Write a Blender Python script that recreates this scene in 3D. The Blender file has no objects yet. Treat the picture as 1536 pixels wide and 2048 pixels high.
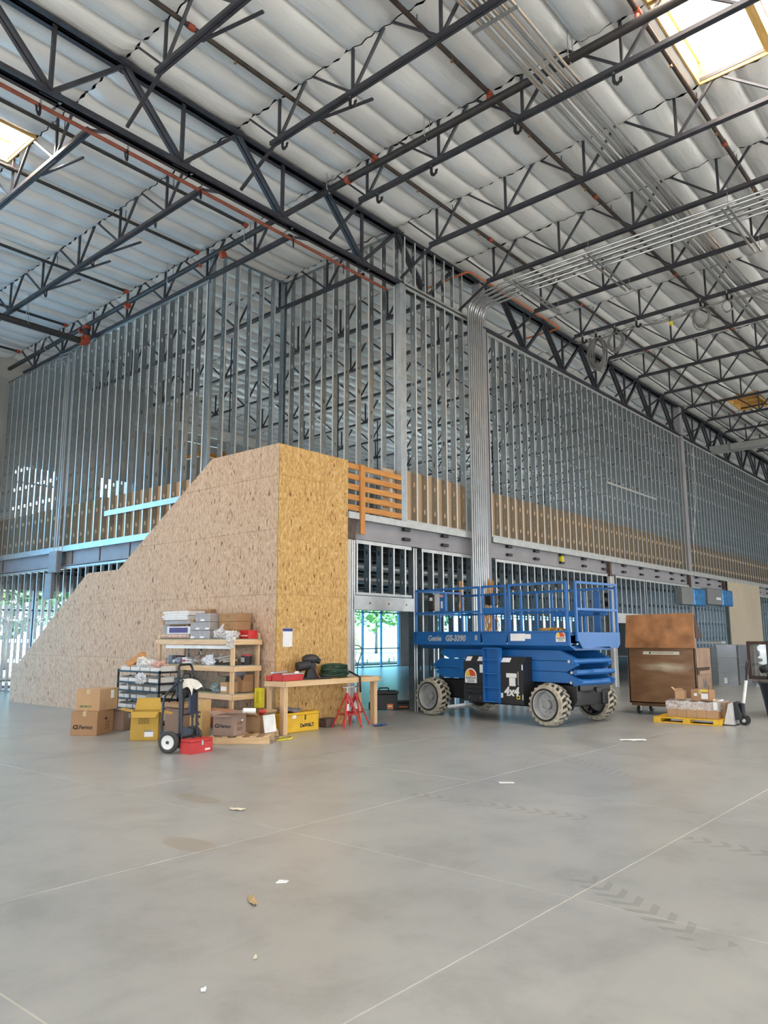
import bpy, math, random
from mathutils import Vector, Matrix
random.seed(7)
R = math.radians
scene = bpy.context.scene
COL = scene.collection

# ------------------------------------------------------------------ camera
def make_camera():
    yaw, p, r, f = R(40.32), R(9.17), R(-0.12), 1542.0
    fw = Vector((math.cos(yaw)*math.cos(p), math.sin(yaw)*math.cos(p), math.sin(p)))
    rt = Vector((math.sin(yaw), -math.cos(yaw), 0)); up = rt.cross(fw)
    rt2 = rt*math.cos(r) + up*math.sin(r); up2 = up*math.cos(r) - rt*math.sin(r)
    cd = bpy.data.cameras.new('camera'); cam = bpy.data.objects.new('camera', cd); COL.objects.link(cam)
    cd.sensor_fit = 'HORIZONTAL'; cd.sensor_width = 36; cd.lens = f/1536*36
    cd.clip_start = .1; cd.clip_end = 500
    m = Matrix((rt2, up2, -fw)).transposed().to_4x4(); m.translation = Vector((0, 0, 1.65))
    cam.matrix_world = m; scene.camera = cam
make_camera()

# ------------------------------------------------------------------ sky, sun, exposure
SKY_STRENGTH, SUN_STRENGTH, EXPOSURE, SKYLIGHT_W, WINDOW_W = 2.6, 13.0, 1.08, 120.0, 150.0
world = bpy.data.worlds.new('world'); scene.world = world; world.use_nodes = True
wn = world.node_tree; bg = wn.nodes['Background']
bg.inputs[0].default_value = (.88, .94, 1.0, 1); bg.inputs[1].default_value = SKY_STRENGTH
sd = bpy.data.lights.new('sun', 'SUN'); sun = bpy.data.objects.new('sun', sd); COL.objects.link(sun)
sd.energy = SUN_STRENGTH; sd.angle = R(1.0); sd.color = (1, .95, .86)
sun.rotation_euler = Vector((.42, .35, -.95)).to_track_quat('-Z', 'Y').to_euler()
scene.view_settings.view_transform = 'Standard'; scene.view_settings.look = 'None'
scene.view_settings.exposure = EXPOSURE; scene.view_settings.gamma = 1
scene.view_settings.use_curve_mapping = False
scene.cycles.use_denoising = True
scene.cycles.max_bounces = 8; scene.cycles.diffuse_bounces = 5; scene.cycles.glossy_bounces = 3
scene.cycles.transparent_max_bounces = 24; scene.cycles.sample_clamp_indirect = 6
scene.cycles.caustics_reflective = False; scene.cycles.caustics_refractive = False

# ------------------------------------------------------------------ mesh helper
class MB:
    def __init__(s): s.v = []; s.f = []
    def add(s, vs, fs):
        o = len(s.v); s.v += [tuple(p) for p in vs]; s.f += [tuple(i+o for i in q) for q in fs]; return s
    def box(s, x0, y0, z0, x1, y1, z1):
        x0, x1 = min(x0, x1), max(x0, x1); y0, y1 = min(y0, y1), max(y0, y1); z0, z1 = min(z0, z1), max(z0, z1)
        return s.add([(x0,y0,z0),(x1,y0,z0),(x1,y1,z0),(x0,y1,z0),(x0,y0,z1),(x1,y0,z1),(x1,y1,z1),(x0,y1,z1)],
                     [(3,2,1,0),(4,5,6,7),(0,1,5,4),(1,2,6,5),(2,3,7,6),(3,0,4,7)])
    def bev(s, x0, y0, z0, x1, y1, z1, b=.01):
        # box with all edges chamfered
        c = Vector(((x0+x1)/2, (y0+y1)/2, (z0+z1)/2)); h = Vector((abs(x1-x0)/2, abs(y1-y0)/2, abs(z1-z0)/2))
        b = min(b, h.x*.9, h.y*.9, h.z*.9)
        vs = []; idx = {}
        for sx in (-1, 1):
            for sy in (-1, 1):
                for sz in (-1, 1):
                    for ax in range(3):
                        p = [h.x-b, h.y-b, h.z-b]; p[ax] = h[ax]
                        idx[(sx,sy,sz,ax)] = len(vs); vs.append((c.x+sx*p[0], c.y+sy*p[1], c.z+sz*p[2]))
        fs = []
        q = ((-1,-1),(1,-1),(1,1),(-1,1))
        for sg in (-1, 1):
            fs.append([idx[(sg,a,d,0)] for a, d in (q if sg > 0 else q[::-1])])
            fs.append([idx[(a,sg,d,1)] for a, d in (q[::-1] if sg > 0 else q)])
            fs.append([idx[(a,d,sg,2)] for a, d in (q if sg > 0 else q[::-1])])
        for a in (-1, 1):
            for d in (-1, 1):
                e = a*d
                t = [idx[(-1,a,d,1)], idx[(1,a,d,1)], idx[(1,a,d,2)], idx[(-1,a,d,2)]]; fs.append(t if e > 0 else t[::-1]) if a > 0 or True else 0
                t = [idx[(a,-1,d,0)], idx[(a,1,d,0)], idx[(a,1,d,2)], idx[(a,-1,d,2)]]; fs.append(t[::-1] if e > 0 else t)
                t = [idx[(a,d,-1,0)], idx[(a,d,1,0)], idx[(a,d,1,1)], idx[(a,d,-1,1)]]; fs.append(t if e > 0 else t[::-1])
        for sx in (-1, 1):
            for sy in (-1, 1):
                for sz in (-1, 1):
                    t = [idx[(sx,sy,sz,0)], idx[(sx,sy,sz,1)], idx[(sx,sy,sz,2)]]
                    fs.append(t if sx*sy*sz > 0 else t[::-1])
        return s.add(vs, fs)
    def bar(s, p, q, w, h=None, up=(0,0,1)):
        h = h or w; p = Vector(p); q = Vector(q); d = (q-p).normalized(); u = Vector(up)
        if abs(d.dot(u)) > .98: u = Vector((1,0,0)) if abs(d.x) < .9 else Vector((0,1,0))
        a = d.cross(u).normalized(); b = a.cross(d).normalized()
        vs = []
        for e in (p, q):
            for i, j in ((-1,-1),(1,-1),(1,1),(-1,1)): vs.append(e + a*(i*w/2) + b*(j*h/2))
        return s.add(vs, [(3,2,1,0),(4,5,6,7),(0,1,5,4),(1,2,6,5),(2,3,7,6),(3,0,4,7)])
    def tube(s, pts, r, n=8, closed=False, caps=True, r2=None):
        pts = [Vector(p) for p in pts]; m = len(pts); rings = []
        prev = None
        for i, p in enumerate(pts):
            if closed: d = pts[(i+1) % m] - pts[i-1]
            else: d = pts[min(i+1, m-1)] - pts[max(i-1, 0)]
            d.normalize()
            if prev is None:
                u = Vector((0,0,1)) if abs(d.z) < .9 else Vector((1,0,0)); a = d.cross(u).normalized()
            else:
                a = prev - d*prev.dot(d)
                a = a.normalized() if a.length > 1e-6 else d.orthogonal().normalized()
            prev = a; b = d.cross(a)
            rr = r if r2 is None else r + (r2-r)*i/(m-1)
            rings.append([p + a*(rr*math.cos(2*math.pi*k/n)) + b*(rr*math.sin(2*math.pi*k/n)) for k in range(n)])
        vs = [v for g in rings for v in g]; fs = []
        for i in range(m if closed else m-1):
            j = (i+1) % m
            for k in range(n):
                l = (k+1) % n; fs.append((i*n+k, i*n+l, j*n+l, j*n+k))
        if caps and not closed:
            fs.append(tuple(range(n))[::-1]); fs.append(tuple((m-1)*n+k for k in range(n)))
        return s.add(vs, fs)
    def cyl(s, p, q, r, n=12, r2=None): return s.tube([p, q], r, n, r2=r2)
    def lathe(s, prof, c=(0,0,0), axis=(0,0,1), n=16, cap=True):
        ax = Vector(axis).normalized(); a = ax.orthogonal().normalized(); b = ax.cross(a); c = Vector(c)
        vs = []; fs = []
        for (rr, z) in prof:
            for k in range(n):
                t = 2*math.pi*k/n; vs.append(c + ax*z + a*(rr*math.cos(t)) + b*(rr*math.sin(t)))
        for i in range(len(prof)-1):
            for k in range(n):
                l = (k+1) % n; fs.append((i*n+k, i*n+l, (i+1)*n+l, (i+1)*n+k))
        if cap and prof[0][0] > 1e-4: fs.append(tuple(range(n))[::-1])
        if cap and prof[-1][0] > 1e-4: fs.append(tuple((len(prof)-1)*n+k for k in range(n)))
        return s.add(vs, fs)
    def prism(s, poly, o, ux, uy, dn):
        # polygon (2D) placed at o with axes ux, uy, extruded along dn
        o, ux, uy, dn = Vector(o), Vector(ux), Vector(uy), Vector(dn); n = len(poly)
        a = [o + ux*x + uy*y for x, y in poly]; b = [p + dn for p in a]
        fs = [tuple(range(n))[::-1], tuple(range(n, 2*n))] + [(i, (i+1) % n, n+(i+1) % n, n+i) for i in range(n)]
        return s.add(a+b, fs)
    def grid(s, fn, nu, nv):
        vs = [fn(i/nu, j/nv) for j in range(nv+1) for i in range(nu+1)]
        fs = [(j*(nu+1)+i, j*(nu+1)+i+1, (j+1)*(nu+1)+i+1, (j+1)*(nu+1)+i) for j in range(nv) for i in range(nu)]
        return s.add(vs, fs)
    def blob(s, c, rx, ry, rz, n=8, m=6, jit=.0, seed=0, flat=-9):
        rnd = random.Random(seed); c = Vector(c); vs = [c+Vector((0,0,rz))]; fs = []
        for i in range(1, m):
            t = math.pi*i/m
            for k in range(n):
                a = 2*math.pi*k/n; g = 1 + rnd.uniform(-jit, jit)
                z = max(flat, rz*math.cos(t)*g)
                vs.append(c + Vector((rx*math.sin(t)*math.cos(a)*g, ry*math.sin(t)*math.sin(a)*g, z)))
        vs.append(c+Vector((0,0,max(flat, -rz))))
        for k in range(n): fs.append((0, 1+k, 1+(k+1) % n))
        for i in range(m-2):
            for k in range(n): fs.append((1+i*n+k, 1+(i+1)*n+k, 1+(i+1)*n+(k+1) % n, 1+i*n+(k+1) % n))
        e = len(vs)-1
        for k in range(n): fs.append((e, 1+(m-2)*n+(k+1) % n, 1+(m-2)*n+k))
        return s.add(vs, fs)
    def mesh(s, name, mat=None, smooth=False):
        me = bpy.data.meshes.new(name); me.from_pydata(s.v, [], s.f)
        if smooth: me.shade_smooth() if smooth == 1 else me.set_sharp_from_angle(angle=R(40))
        if mat: me.materials.append(mat)
        me.update(); return me
    def build(s, name, mat, parent=None, smooth=False, loc=None, kind=None, label=None):
        return mk(name, s.mesh(name, mat, smooth), parent, loc, kind, label)

def mk(name, me, parent=None, loc=None, kind=None, label=None, rotz=0):
    o = bpy.data.objects.new(name, me); COL.objects.link(o)
    if parent: o.parent = parent
    if loc: o.location = loc
    if rotz: o.rotation_euler = (0, 0, rotz)
    if kind: o['kind'] = kind
    if label: o['label'] = label
    return o
LABELS = {}
def tag(o, label, cat=None, group=None, kind=None):
    o['label'] = label
    if cat: o['category'] = cat
    if group: o['group'] = group
    if kind: o['kind'] = kind
    return o
def thing(name, label, cat, loc=(0,0,0), rotz=0, group=None, kind=None):
    o = bpy.data.objects.new(name, None); COL.objects.link(o); o.empty_display_size = .2
    o.location = loc; o.rotation_euler = (0, 0, rotz)
    return tag(o, label, cat, group, kind)
def copy_tree(o, parent=None):
    c = o.copy(); COL.objects.link(c)
    if parent: c.parent = parent
    for ch in list(o.children): copy_tree(ch, c)
    return c
ORD = ['first','second','third','fourth','fifth','sixth','seventh','eighth','ninth','tenth','eleventh','twelfth','thirteenth',
       'fourteenth','fifteenth','sixteenth','seventeenth','eighteenth','nineteenth','twentieth','twenty-first','twenty-second','twenty-third','twenty-fourth','twenty-fifth']

# ------------------------------------------------------------------ materials
def node_mat(name):
    m = bpy.data.materials.new(name); m.use_nodes = True
    nt = m.node_tree; return m, nt, nt.nodes['Principled BSDF'], nt.links.new
def nd(nt, t, **kw):
    n = nt.nodes.new(t)
    for k, v in kw.items(): setattr(n, k, v)
    return n
def ramp(nt, stops):
    n = nd(nt, 'ShaderNodeValToRGB'); e = n.color_ramp.elements
    while len(e) < len(stops): e.new(.5)
    for i, (p, c) in enumerate(stops): e[i].position = p; e[i].color = (*c, 1) if len(c) == 3 else c
    return n
def coords(nt, scale=(1,1,1), rot=(0,0,0), kind='Object'):
    t = nd(nt, 'ShaderNodeTexCoord'); mp = nd(nt, 'ShaderNodeMapping'); nt.links.new(t.outputs[kind], mp.inputs[0])
    mp.inputs['Scale'].default_value = scale; mp.inputs['Rotation'].default_value = rot; return mp.outputs[0]
MATS = {}
def M(name, col=None, rough=.6, metal=0., var=.12, scale=6., bump=0., spec=.5, bscale=None, kind='Object'):
    """plain surface with a slight noise variation of colour and optional fine relief"""
    if name in MATS: return MATS[name]
    m, nt, b, L = node_mat(name)
    c = coords(nt, kind=kind); n = nd(nt, 'ShaderNodeTexNoise'); n.inputs['Scale'].default_value = scale; n.inputs['Detail'].default_value = 5
    L(c, n.inputs['Vector'])
    lo = tuple(max(0, x*(1-var)) for x in col); hi = tuple(min(1, x*(1+var)) for x in col)
    rp = ramp(nt, [(.3, lo), (.7, hi)]); L(n.outputs[0], rp.inputs[0]); L(rp.outputs[0], b.inputs['Base Color'])
    b.inputs['Roughness'].default_value = rough; b.inputs['Metallic'].default_value = metal; b.inputs['Specular IOR Level'].default_value = spec
    if bump:
        n2 = nd(nt, 'ShaderNodeTexNoise'); n2.inputs['Scale'].default_value = bscale or scale*8; n2.inputs['Detail'].default_value = 4; L(c, n2.inputs['Vector'])
        bp = nd(nt, 'ShaderNodeBump'); bp.inputs['Strength'].default_value = bump; bp.inputs['Distance'].default_value = .01
        L(n2.outputs[0], bp.inputs['Height']); L(bp.outputs[0], b.inputs['Normal'])
    MATS[name] = m; return m
def mat_osb(name, cols):
    m, nt, b, L = node_mat(name)
    t = nd(nt, 'ShaderNodeTexCoord'); sx = nd(nt, 'ShaderNodeSeparateXYZ'); L(t.outputs['Object'], sx.inputs[0])
    ad = nd(nt, 'ShaderNodeMath', operation='ADD'); L(sx.outputs[0], ad.inputs[0]); L(sx.outputs[1], ad.inputs[1])
    cb = nd(nt, 'ShaderNodeCombineXYZ'); L(ad.outputs[0], cb.inputs[0]); L(sx.outputs[2], cb.inputs[1])
    ns = nd(nt, 'ShaderNodeTexNoise'); ns.inputs['Scale'].default_value = 5; L(cb.outputs[0], ns.inputs['Vector'])
    mx = nd(nt, 'ShaderNodeMixRGB', blend_type='LINEAR_LIGHT'); mx.inputs[0].default_value = .05
    L(cb.outputs[0], mx.inputs[1]); L(ns.outputs['Color'], mx.inputs[2])
    outs = []
    for k, (ang, sc) in enumerate(((70, (46, 15, 1)), (118, (52, 17, 1)), (95, (42, 13, 1)), (25, (44, 15, 1)))):
        mp = nd(nt, 'ShaderNodeMapping'); mp.inputs['Rotation'].default_value = (0, 0, R(ang-90)); mp.inputs['Scale'].default_value = sc
        mp.inputs['Location'].default_value = (k*3.7, k*1.3, 0); L(mx.outputs[0], mp.inputs[0])
        v = nd(nt, 'ShaderNodeTexVoronoi'); v.inputs['Scale'].default_value = 1; L(mp.outputs[0], v.inputs['Vector'])
        sp = nd(nt, 'ShaderNodeSeparateColor'); L(v.outputs['Color'], sp.inputs[0]); outs.append((sp.outputs[0], sp.outputs[1], v.outputs['Distance']))
    base = ramp(nt, [(0, cols[0]), (.25, cols[1]), (.6, cols[2]), (1, cols[3])]); L(outs[0][0], base.inputs[0])
    cur = base.outputs[0]
    for k in (1, 2, 3):
        rp = ramp(nt, [(0, cols[0]), (.18, cols[1]), (.6, cols[2]), (1, cols[3])]); L(outs[k][0], rp.inputs[0])
        th = nd(nt, 'ShaderNodeMath', operation='GREATER_THAN'); th.inputs[1].default_value = .55; L(outs[k][1], th.inputs[0])
        mm = nd(nt, 'ShaderNodeMixRGB'); L(th.outputs[0], mm.inputs[0]); L(cur, mm.inputs[1]); L(rp.outputs[0], mm.inputs[2]); cur = mm.outputs[0]
    dk = nd(nt, 'ShaderNodeMath', operation='GREATER_THAN'); dk.inputs[1].default_value = .990; L(outs[2][1], dk.inputs[0])
    m3 = nd(nt, 'ShaderNodeMixRGB'); L(dk.outputs[0], m3.inputs[0]); L(cur, m3.inputs[1]); m3.inputs[2].default_value = (*cols[4], 1)
    L(m3.outputs[0], b.inputs['Base Color']); b.inputs['Roughness'].default_value = .75
    bp = nd(nt, 'ShaderNodeBump'); bp.inputs['Strength'].default_value = .25; bp.inputs['Distance'].default_value = .004
    L(outs[1][0], bp.inputs['Height']); L(bp.outputs[0], b.inputs['Normal'])
    return m
def mat_wood(name, c0, c1, axis=0, sc=1.):
    m, nt, b, L = node_mat(name)
    s = [14*sc, 14*sc, 14*sc]; s[axis] = 1.2*sc
    c = coords(nt, tuple(s)); n = nd(nt, 'ShaderNodeTexNoise'); n.inputs['Scale'].default_value = 1.6; n.inputs['Detail'].default_value = 6; n.inputs['Distortion'].default_value = .6
    L(c, n.inputs['Vector']); rp = ramp(nt, [(.32, c0), (.68, c1)]); L(n.outputs[0], rp.inputs[0])
    v = nd(nt, 'ShaderNodeTexVoronoi'); v.inputs['Scale'].default_value = 2.2; c2 = coords(nt, (1.4, 1.4, 1.4)); L(c2, v.inputs['Vector'])
    lt = nd(nt, 'ShaderNodeMath', operation='LESS_THAN'); lt.inputs[1].default_value = .05; L(v.outputs['Distance'], lt.inputs[0])
    mx = nd(nt, 'ShaderNodeMixRGB'); L(lt.outputs[0], mx.inputs[0]); L(rp.outputs[0], mx.inputs[1]); mx.inputs[2].default_value = (.18, .08, .03, 1)
    L(mx.outputs[0], b.inputs['Base Color']); b.inputs['Roughness'].default_value = .65
    return m
def mat_floor():
    m, nt, b, L = node_mat('polished_concrete')
    g = nd(nt, 'ShaderNodeNewGeometry')
    def noise(s, det=6, dist=0., rough=.55):
        n = nd(nt, 'ShaderNodeTexNoise'); n.inputs['Scale'].default_value = s; n.inputs['Detail'].default_value = det
        n.inputs['Distortion'].default_value = dist; n.inputs['Roughness'].default_value = rough; L(g.outputs['Position'], n.inputs['Vector']); return n
    a = noise(.35, 6, .4); d = noise(1.7, 10, .25, .68); e = noise(40, 4)
    r1 = ramp(nt, [(.35, (.345, .347, .338)), (.65, (.415, .413, .395))]); L(a.outputs[0], r1.inputs[0])
    r2 = ramp(nt, [(.38, (.80, .795, .775)), (.48, (.94, .94, .93)), (.54, (1.0, 1.0, .99)), (.64, (1.05, 1.04, 1.0))]); L(d.outputs[0], r2.inputs[0])
    mx = nd(nt, 'ShaderNodeMixRGB', blend_type='MULTIPLY'); mx.inputs[0].default_value = .8; L(r1.outputs[0], mx.inputs[1]); L(r2.outputs[0], mx.inputs[2])
    # dusty tyre drag stains, elongated
    mp = nd(nt, 'ShaderNodeMapping'); mp.inputs['Rotation'].default_value = (0, 0, R(38)); mp.inputs['Scale'].default_value = (.5, 2.2, 1); L(g.outputs['Position'], mp.inputs[0])
    st = nd(nt, 'ShaderNodeTexNoise'); st.inputs['Scale'].default_value = .9; st.inputs['Detail'].default_value = 7; st.inputs['Distortion'].default_value = 1.2; L(mp.outputs[0], st.inputs['Vector'])
    r3 = ramp(nt, [(.60, (0, 0, 0)), (.80, (.6, .6, .6))]); L(st.outputs[0], r3.inputs[0])
    m2 = nd(nt, 'ShaderNodeMixRGB', blend_type='MULTIPLY'); m2.inputs[2].default_value = (.80, .76, .68, 1); L(r3.outputs[0], m2.inputs[0]); L(mx.outputs[0], m2.inputs[1])
    # round damp stains and rows of tyre lug prints left by the lift
    sp = nd(nt, 'ShaderNodeSeparateXYZ'); L(g.outputs['Position'], sp.inputs[0])
    def mth(op, a, c2=None):
        n = nd(nt, 'ShaderNodeMath', operation=op)
        for i, q in enumerate((a, c2)):
            if q is None: continue
            if isinstance(q, (int, float)): n.inputs[i].default_value = q
            else: L(q, n.inputs[i])
        return n.outputs[0]
    cur = m2.outputs[0]
    def over(mask, col):
        nonlocal cur
        mm = nd(nt, 'ShaderNodeMixRGB', blend_type='MULTIPLY'); L(mask, mm.inputs[0]); L(cur, mm.inputs[1]); mm.inputs[2].default_value = (*col, 1); cur = mm.outputs[0]
    wob = mth('MULTIPLY', mth('SUBTRACT', d.outputs[0], .5), .5)
    for (cx, cy, rx, ry) in ((3.98, 5.45, .15, .30), (5.11, 6.87, .14, .30)):
        q = mth('ADD', mth('POWER', mth('DIVIDE', mth('SUBTRACT', sp.outputs[0], cx), rx), 2), mth('POWER', mth('DIVIDE', mth('SUBTRACT', sp.outputs[1], cy), ry), 2))
        rp = ramp(nt, [(.55, (1, 1, 1)), (.75, (0, 0, 0))]); L(mth('ADD', mth('MULTIPLY', q, .62), wob), rp.inputs[0]); over(rp.outputs[0], (.86, .80, .72))
    for (x0, y0, x1, y1, w) in ((6.70, 5.3, 6.86, 3.4, .11), (6.75, 2.45, 6.60, 1.6, .11), (5.25, 2.7, 4.55, 1.5, .12), (12.1, 6.4, 11.2, 5.1, .16), (10.6, 6.1, 9.1, 4.0, .16)):
        ln = math.hypot(x1-x0, y1-y0); ux, uy = (x1-x0)/ln, (y1-y0)/ln
        al = mth('ADD', mth('MULTIPLY', mth('SUBTRACT', sp.outputs[0], x0), ux), mth('MULTIPLY', mth('SUBTRACT', sp.outputs[1], y0), uy))
        ac = mth('ADD', mth('MULTIPLY', mth('SUBTRACT', sp.outputs[0], x0), -uy), mth('MULTIPLY', mth('SUBTRACT', sp.outputs[1], y0), ux))
        inside = mth('MULTIPLY', mth('LESS_THAN', mth('ABSOLUTE', ac), w), mth('LESS_THAN', mth('ABSOLUTE', mth('SUBTRACT', al, ln/2)), ln/2))
        lug = mth('GREATER_THAN', mth('SINE', mth('MULTIPLY', mth('ADD', al, mth('MULTIPLY', mth('ABSOLUTE', ac), .9)), 40)), .25)
        wear = mth('GREATER_THAN', d.outputs[0], .44)
        over(mth('MULTIPLY', mth('MULTIPLY', inside, lug), mth('MULTIPLY', wear, .9)), (.74, .73, .70))
    L(cur, b.inputs['Base Color'])
    rr = ramp(nt, [(.2, (.27,)*3), (.8, (.33,)*3)]); L(d.outputs[0], rr.inputs[0]); L(rr.outputs[0], b.inputs['Roughness'])
    b.inputs['Specular IOR Level'].default_value = .45
    bp = nd(nt, 'ShaderNodeBump'); bp.inputs['Strength'].default_value = .06; bp.inputs['Distance'].default_value = .01; L(e.outputs[0], bp.inputs['Height']); L(bp.outputs[0], b.inputs['Normal'])
    return m
def mat_quilt():
    m, nt, b, L = node_mat('white_insulation_facing')
    g = nd(nt, 'ShaderNodeNewGeometry')
    mp = nd(nt, 'ShaderNodeMapping'); mp.inputs['Scale'].default_value = (1.0, 4.5, 1); L(g.outputs['Position'], mp.inputs[0])
    n = nd(nt, 'ShaderNodeTexNoise'); n.inputs['Scale'].default_value = 2.2; n.inputs['Detail'].default_value = 4; n.inputs['Distortion'].default_value = .8; L(mp.outputs[0], n.inputs['Vector'])
    n2 = nd(nt, 'ShaderNodeTexNoise'); n2.inputs['Scale'].default_value = .8; L(g.outputs['Position'], n2.inputs['Vector'])
    rp = ramp(nt, [(.3, (.64, .64, .64)), (.7, (.76, .76, .755))]); L(n2.outputs[0], rp.inputs[0]); L(rp.outputs[0], b.inputs['Base Color'])
    b.inputs['Roughness'].default_value = .27; b.inputs['Specular IOR Level'].default_value = .55
    bp = nd(nt, 'ShaderNodeBump'); bp.inputs['Strength'].default_value = .35; bp.inputs['Distance'].default_value = .04; L(n.outputs[0], bp.inputs['Height']); L(bp.outputs[0], b.inputs['Normal'])
    return m
def mat_glass(name, tint, refl=.08):
    m, nt, b, L = node_mat(name); nt.nodes.remove(b); o = nt.nodes['Material Output']
    tr = nd(nt, 'ShaderNodeBsdfTransparent'); tr.inputs[0].default_value = (*tint, 1)
    gl = nd(nt, 'ShaderNodeBsdfGlossy'); gl.inputs['Roughness'].default_value = .03; gl.inputs[0].default_value = (.9, .95, 1, 1)
    mx = nd(nt, 'ShaderNodeMixShader'); mx.inputs[0].default_value = refl; L(tr.outputs[0], mx.inputs[1]); L(gl.outputs[0], mx.inputs[2]); L(mx.outputs[0], o.inputs[0])
    return m
def mat_film(name, col, alpha):
    """clear plastic bag or stretch wrap"""
    m, nt, b, L = node_mat(name); o = nt.nodes['Material Output']
    b.inputs['Base Color'].default_value = (*col, 1); b.inputs['Roughness'].default_value = .25
    tr = nd(nt, 'ShaderNodeBsdfTransparent'); mx = nd(nt, 'ShaderNodeMixShader')
    c = coords(nt); n = nd(nt, 'ShaderNodeTexNoise'); n.inputs['Scale'].default_value = 25; L(c, n.inputs['Vector'])
    rp = ramp(nt, [(.35, (alpha*.6,)*3), (.7, (min(1, alpha*1.4),)*3)]); L(n.outputs[0], rp.inputs[0]); L(rp.outputs[0], mx.inputs[0])
    bp = nd(nt, 'ShaderNodeBump'); bp.inputs['Strength'].default_value = .8; L(n.outputs[0], bp.inputs['Height']); L(bp.outputs[0], b.inputs['Normal'])
    L(tr.outputs[0], mx.inputs[1]); L(b.outputs[0], mx.inputs[2]); L(mx.outputs[0], o.inputs[0]); return m
def mat_emit(name, col, st):
    m, nt, b, L = node_mat(name); b.inputs['Base Color'].default_value = (.8, .8, .8, 1)
    b.inputs['Emission Color'].default_value = (*col, 1); b.inputs['Emission Strength'].default_value = st; return m

FLOOR = mat_floor(); QUILT = mat_quilt()
OSB_GREY = mat_osb('greyer_strand_board', [(.36,.225,.14), (.47,.315,.205), (.55,.385,.26), (.63,.465,.33), (.17,.075,.035)])  # greyer board tone than the golden sheets
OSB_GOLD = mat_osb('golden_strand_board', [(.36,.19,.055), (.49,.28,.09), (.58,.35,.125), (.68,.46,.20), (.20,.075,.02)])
GALV = M('galvanized_steel', (.40, .43, .44), .27, .9, .14, 9)
GALV_LIT = M('lit_flange_steel', (.66, .67, .66), .42, .45, .08, 6)  # stud steel coloured paler, as flanges that catch the light
GALV_B = M('bright_galvanized_track', (.52, .53, .52), .40, .6, .1, 5)
STEEL = M('dark_primed_steel', (.040, .040, .050), .45, .1, .25, 4)
STEEL_G = M('grey_primed_steel', (.30, .29, .31), .55, .1, .1, 2)
STEEL_R = M('rusty_brown_steel', (.11, .075, .06), .7, .1, .3, 8)
FILLER = M('joint_filler', (.54, .52, .46), .8)
CONC = M('tilt_up_concrete', (.36, .35, .33), .85, 0, .12, 1.2, .2)
CONC_D = M('outdoor_concrete', (.62, .60, .56), .9, 0, .1, .5)
KRAFT = M('tan_gypsum_sheathing', (.56, .39, .245), .85, 0, .06, 2)
PIPE_R = M('rust_red_pipe', (.22, .055, .03), .6, .0, .3, 6)
PIPE_B = M('black_steel_pipe', (.030, .027, .027), .5, .1, .3, 5)
PIPE_BR = M('brown_sprinkler_pipe', (.055, .038, .030), .6, .1, .4, 5)
ORANGE = M('orange_pipe', (.58, .17, .06), .4)
REDF = M('red_pipe_coupling', (.34, .06, .028), .5)
COND = M('conduit_zinc', (.46, .465, .47), .33, .8, .08, 5)
LUMBER_X = mat_wood('lumber_grain_along_x', (.60, .38, .19), (.74, .52, .30), 0)
LUMBER_Y = mat_wood('lumber_grain_along_y', (.60, .40, .23), (.74, .55, .36), 1)
LUMBER_Z = mat_wood('lumber_grain_upright', (.60, .38, .20), (.74, .52, .31), 2)
CEDAR = mat_wood('orange_planed_lumber', (.50, .20, .045), (.66, .31, .085), 0)
CEDAR_Z = mat_wood('orange_planed_lumber_upright', (.50, .20, .045), (.66, .31, .085), 2)
PLYW = mat_wood('skylight_plywood', (.62, .36, .10), (.76, .50, .18), 0)
CARD = M('brown_cardboard', (.37, .21, .105), .85, 0, .08, 3)
CARD_L = M('light_cardboard', (.47, .29, .155), .85, 0, .08, 3)
CARD_Y = M('yellow_cardboard', (.50, .31, .055), .8, 0, .08, 3)
CARD_G = M('greyish_cardboard', (.33, .22, .17), .85, 0, .08, 3)
PAPER = M('white_paper', (.80, .80, .80), .8, 0, .04)
INK = M('black_ink', (.02, .02, .022), .7)
BLACK = M('black_paint', (.012, .012, .014), .4)
BLACKM = M('black_plastic', (.018, .018, .02), .55)
WHITE = M('white_paint', (.78, .78, .76), .45)
BLUE = M('lift_blue_paint', (.014, .125, .38), .38, 0, .10, 2.5)
RED = M('red_paint', (.52, .03, .03), .4)
YEL = M('yellow_paint', (.72, .42, .015), .45)
YELB = M('bright_yellow_plastic', (.78, .66, .02), .5)
RUBBER = M('black_rubber', (.02, .019, .018), .8)
TREAD = M('dusty_tyre_rubber', (.40, .355, .28), .9, 0, .25, 8)
RIM = M('grey_wheel_paint', (.36, .36, .35), .6, 0, .15, 5)
BOXBROWN = M('brown_job_box_paint', (.235, .125, .06), .5, .1, .35, 2.6, .15)

# ================================================================== THE PLACE
def zr(y): return 11.72 - .02*y          # underside seams of the roof, falling 2 % towards the back
JX = [6.15 + 2.44*k for k in range(-8, 24)]   # joist lines
SEAM = [9.31 + .61*k for k in range(-36, 32)]
YG, XC = 11.05, (1.80, 17.05, 32.30, 47.55, 62.8)   # girder line and its columns

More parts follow.
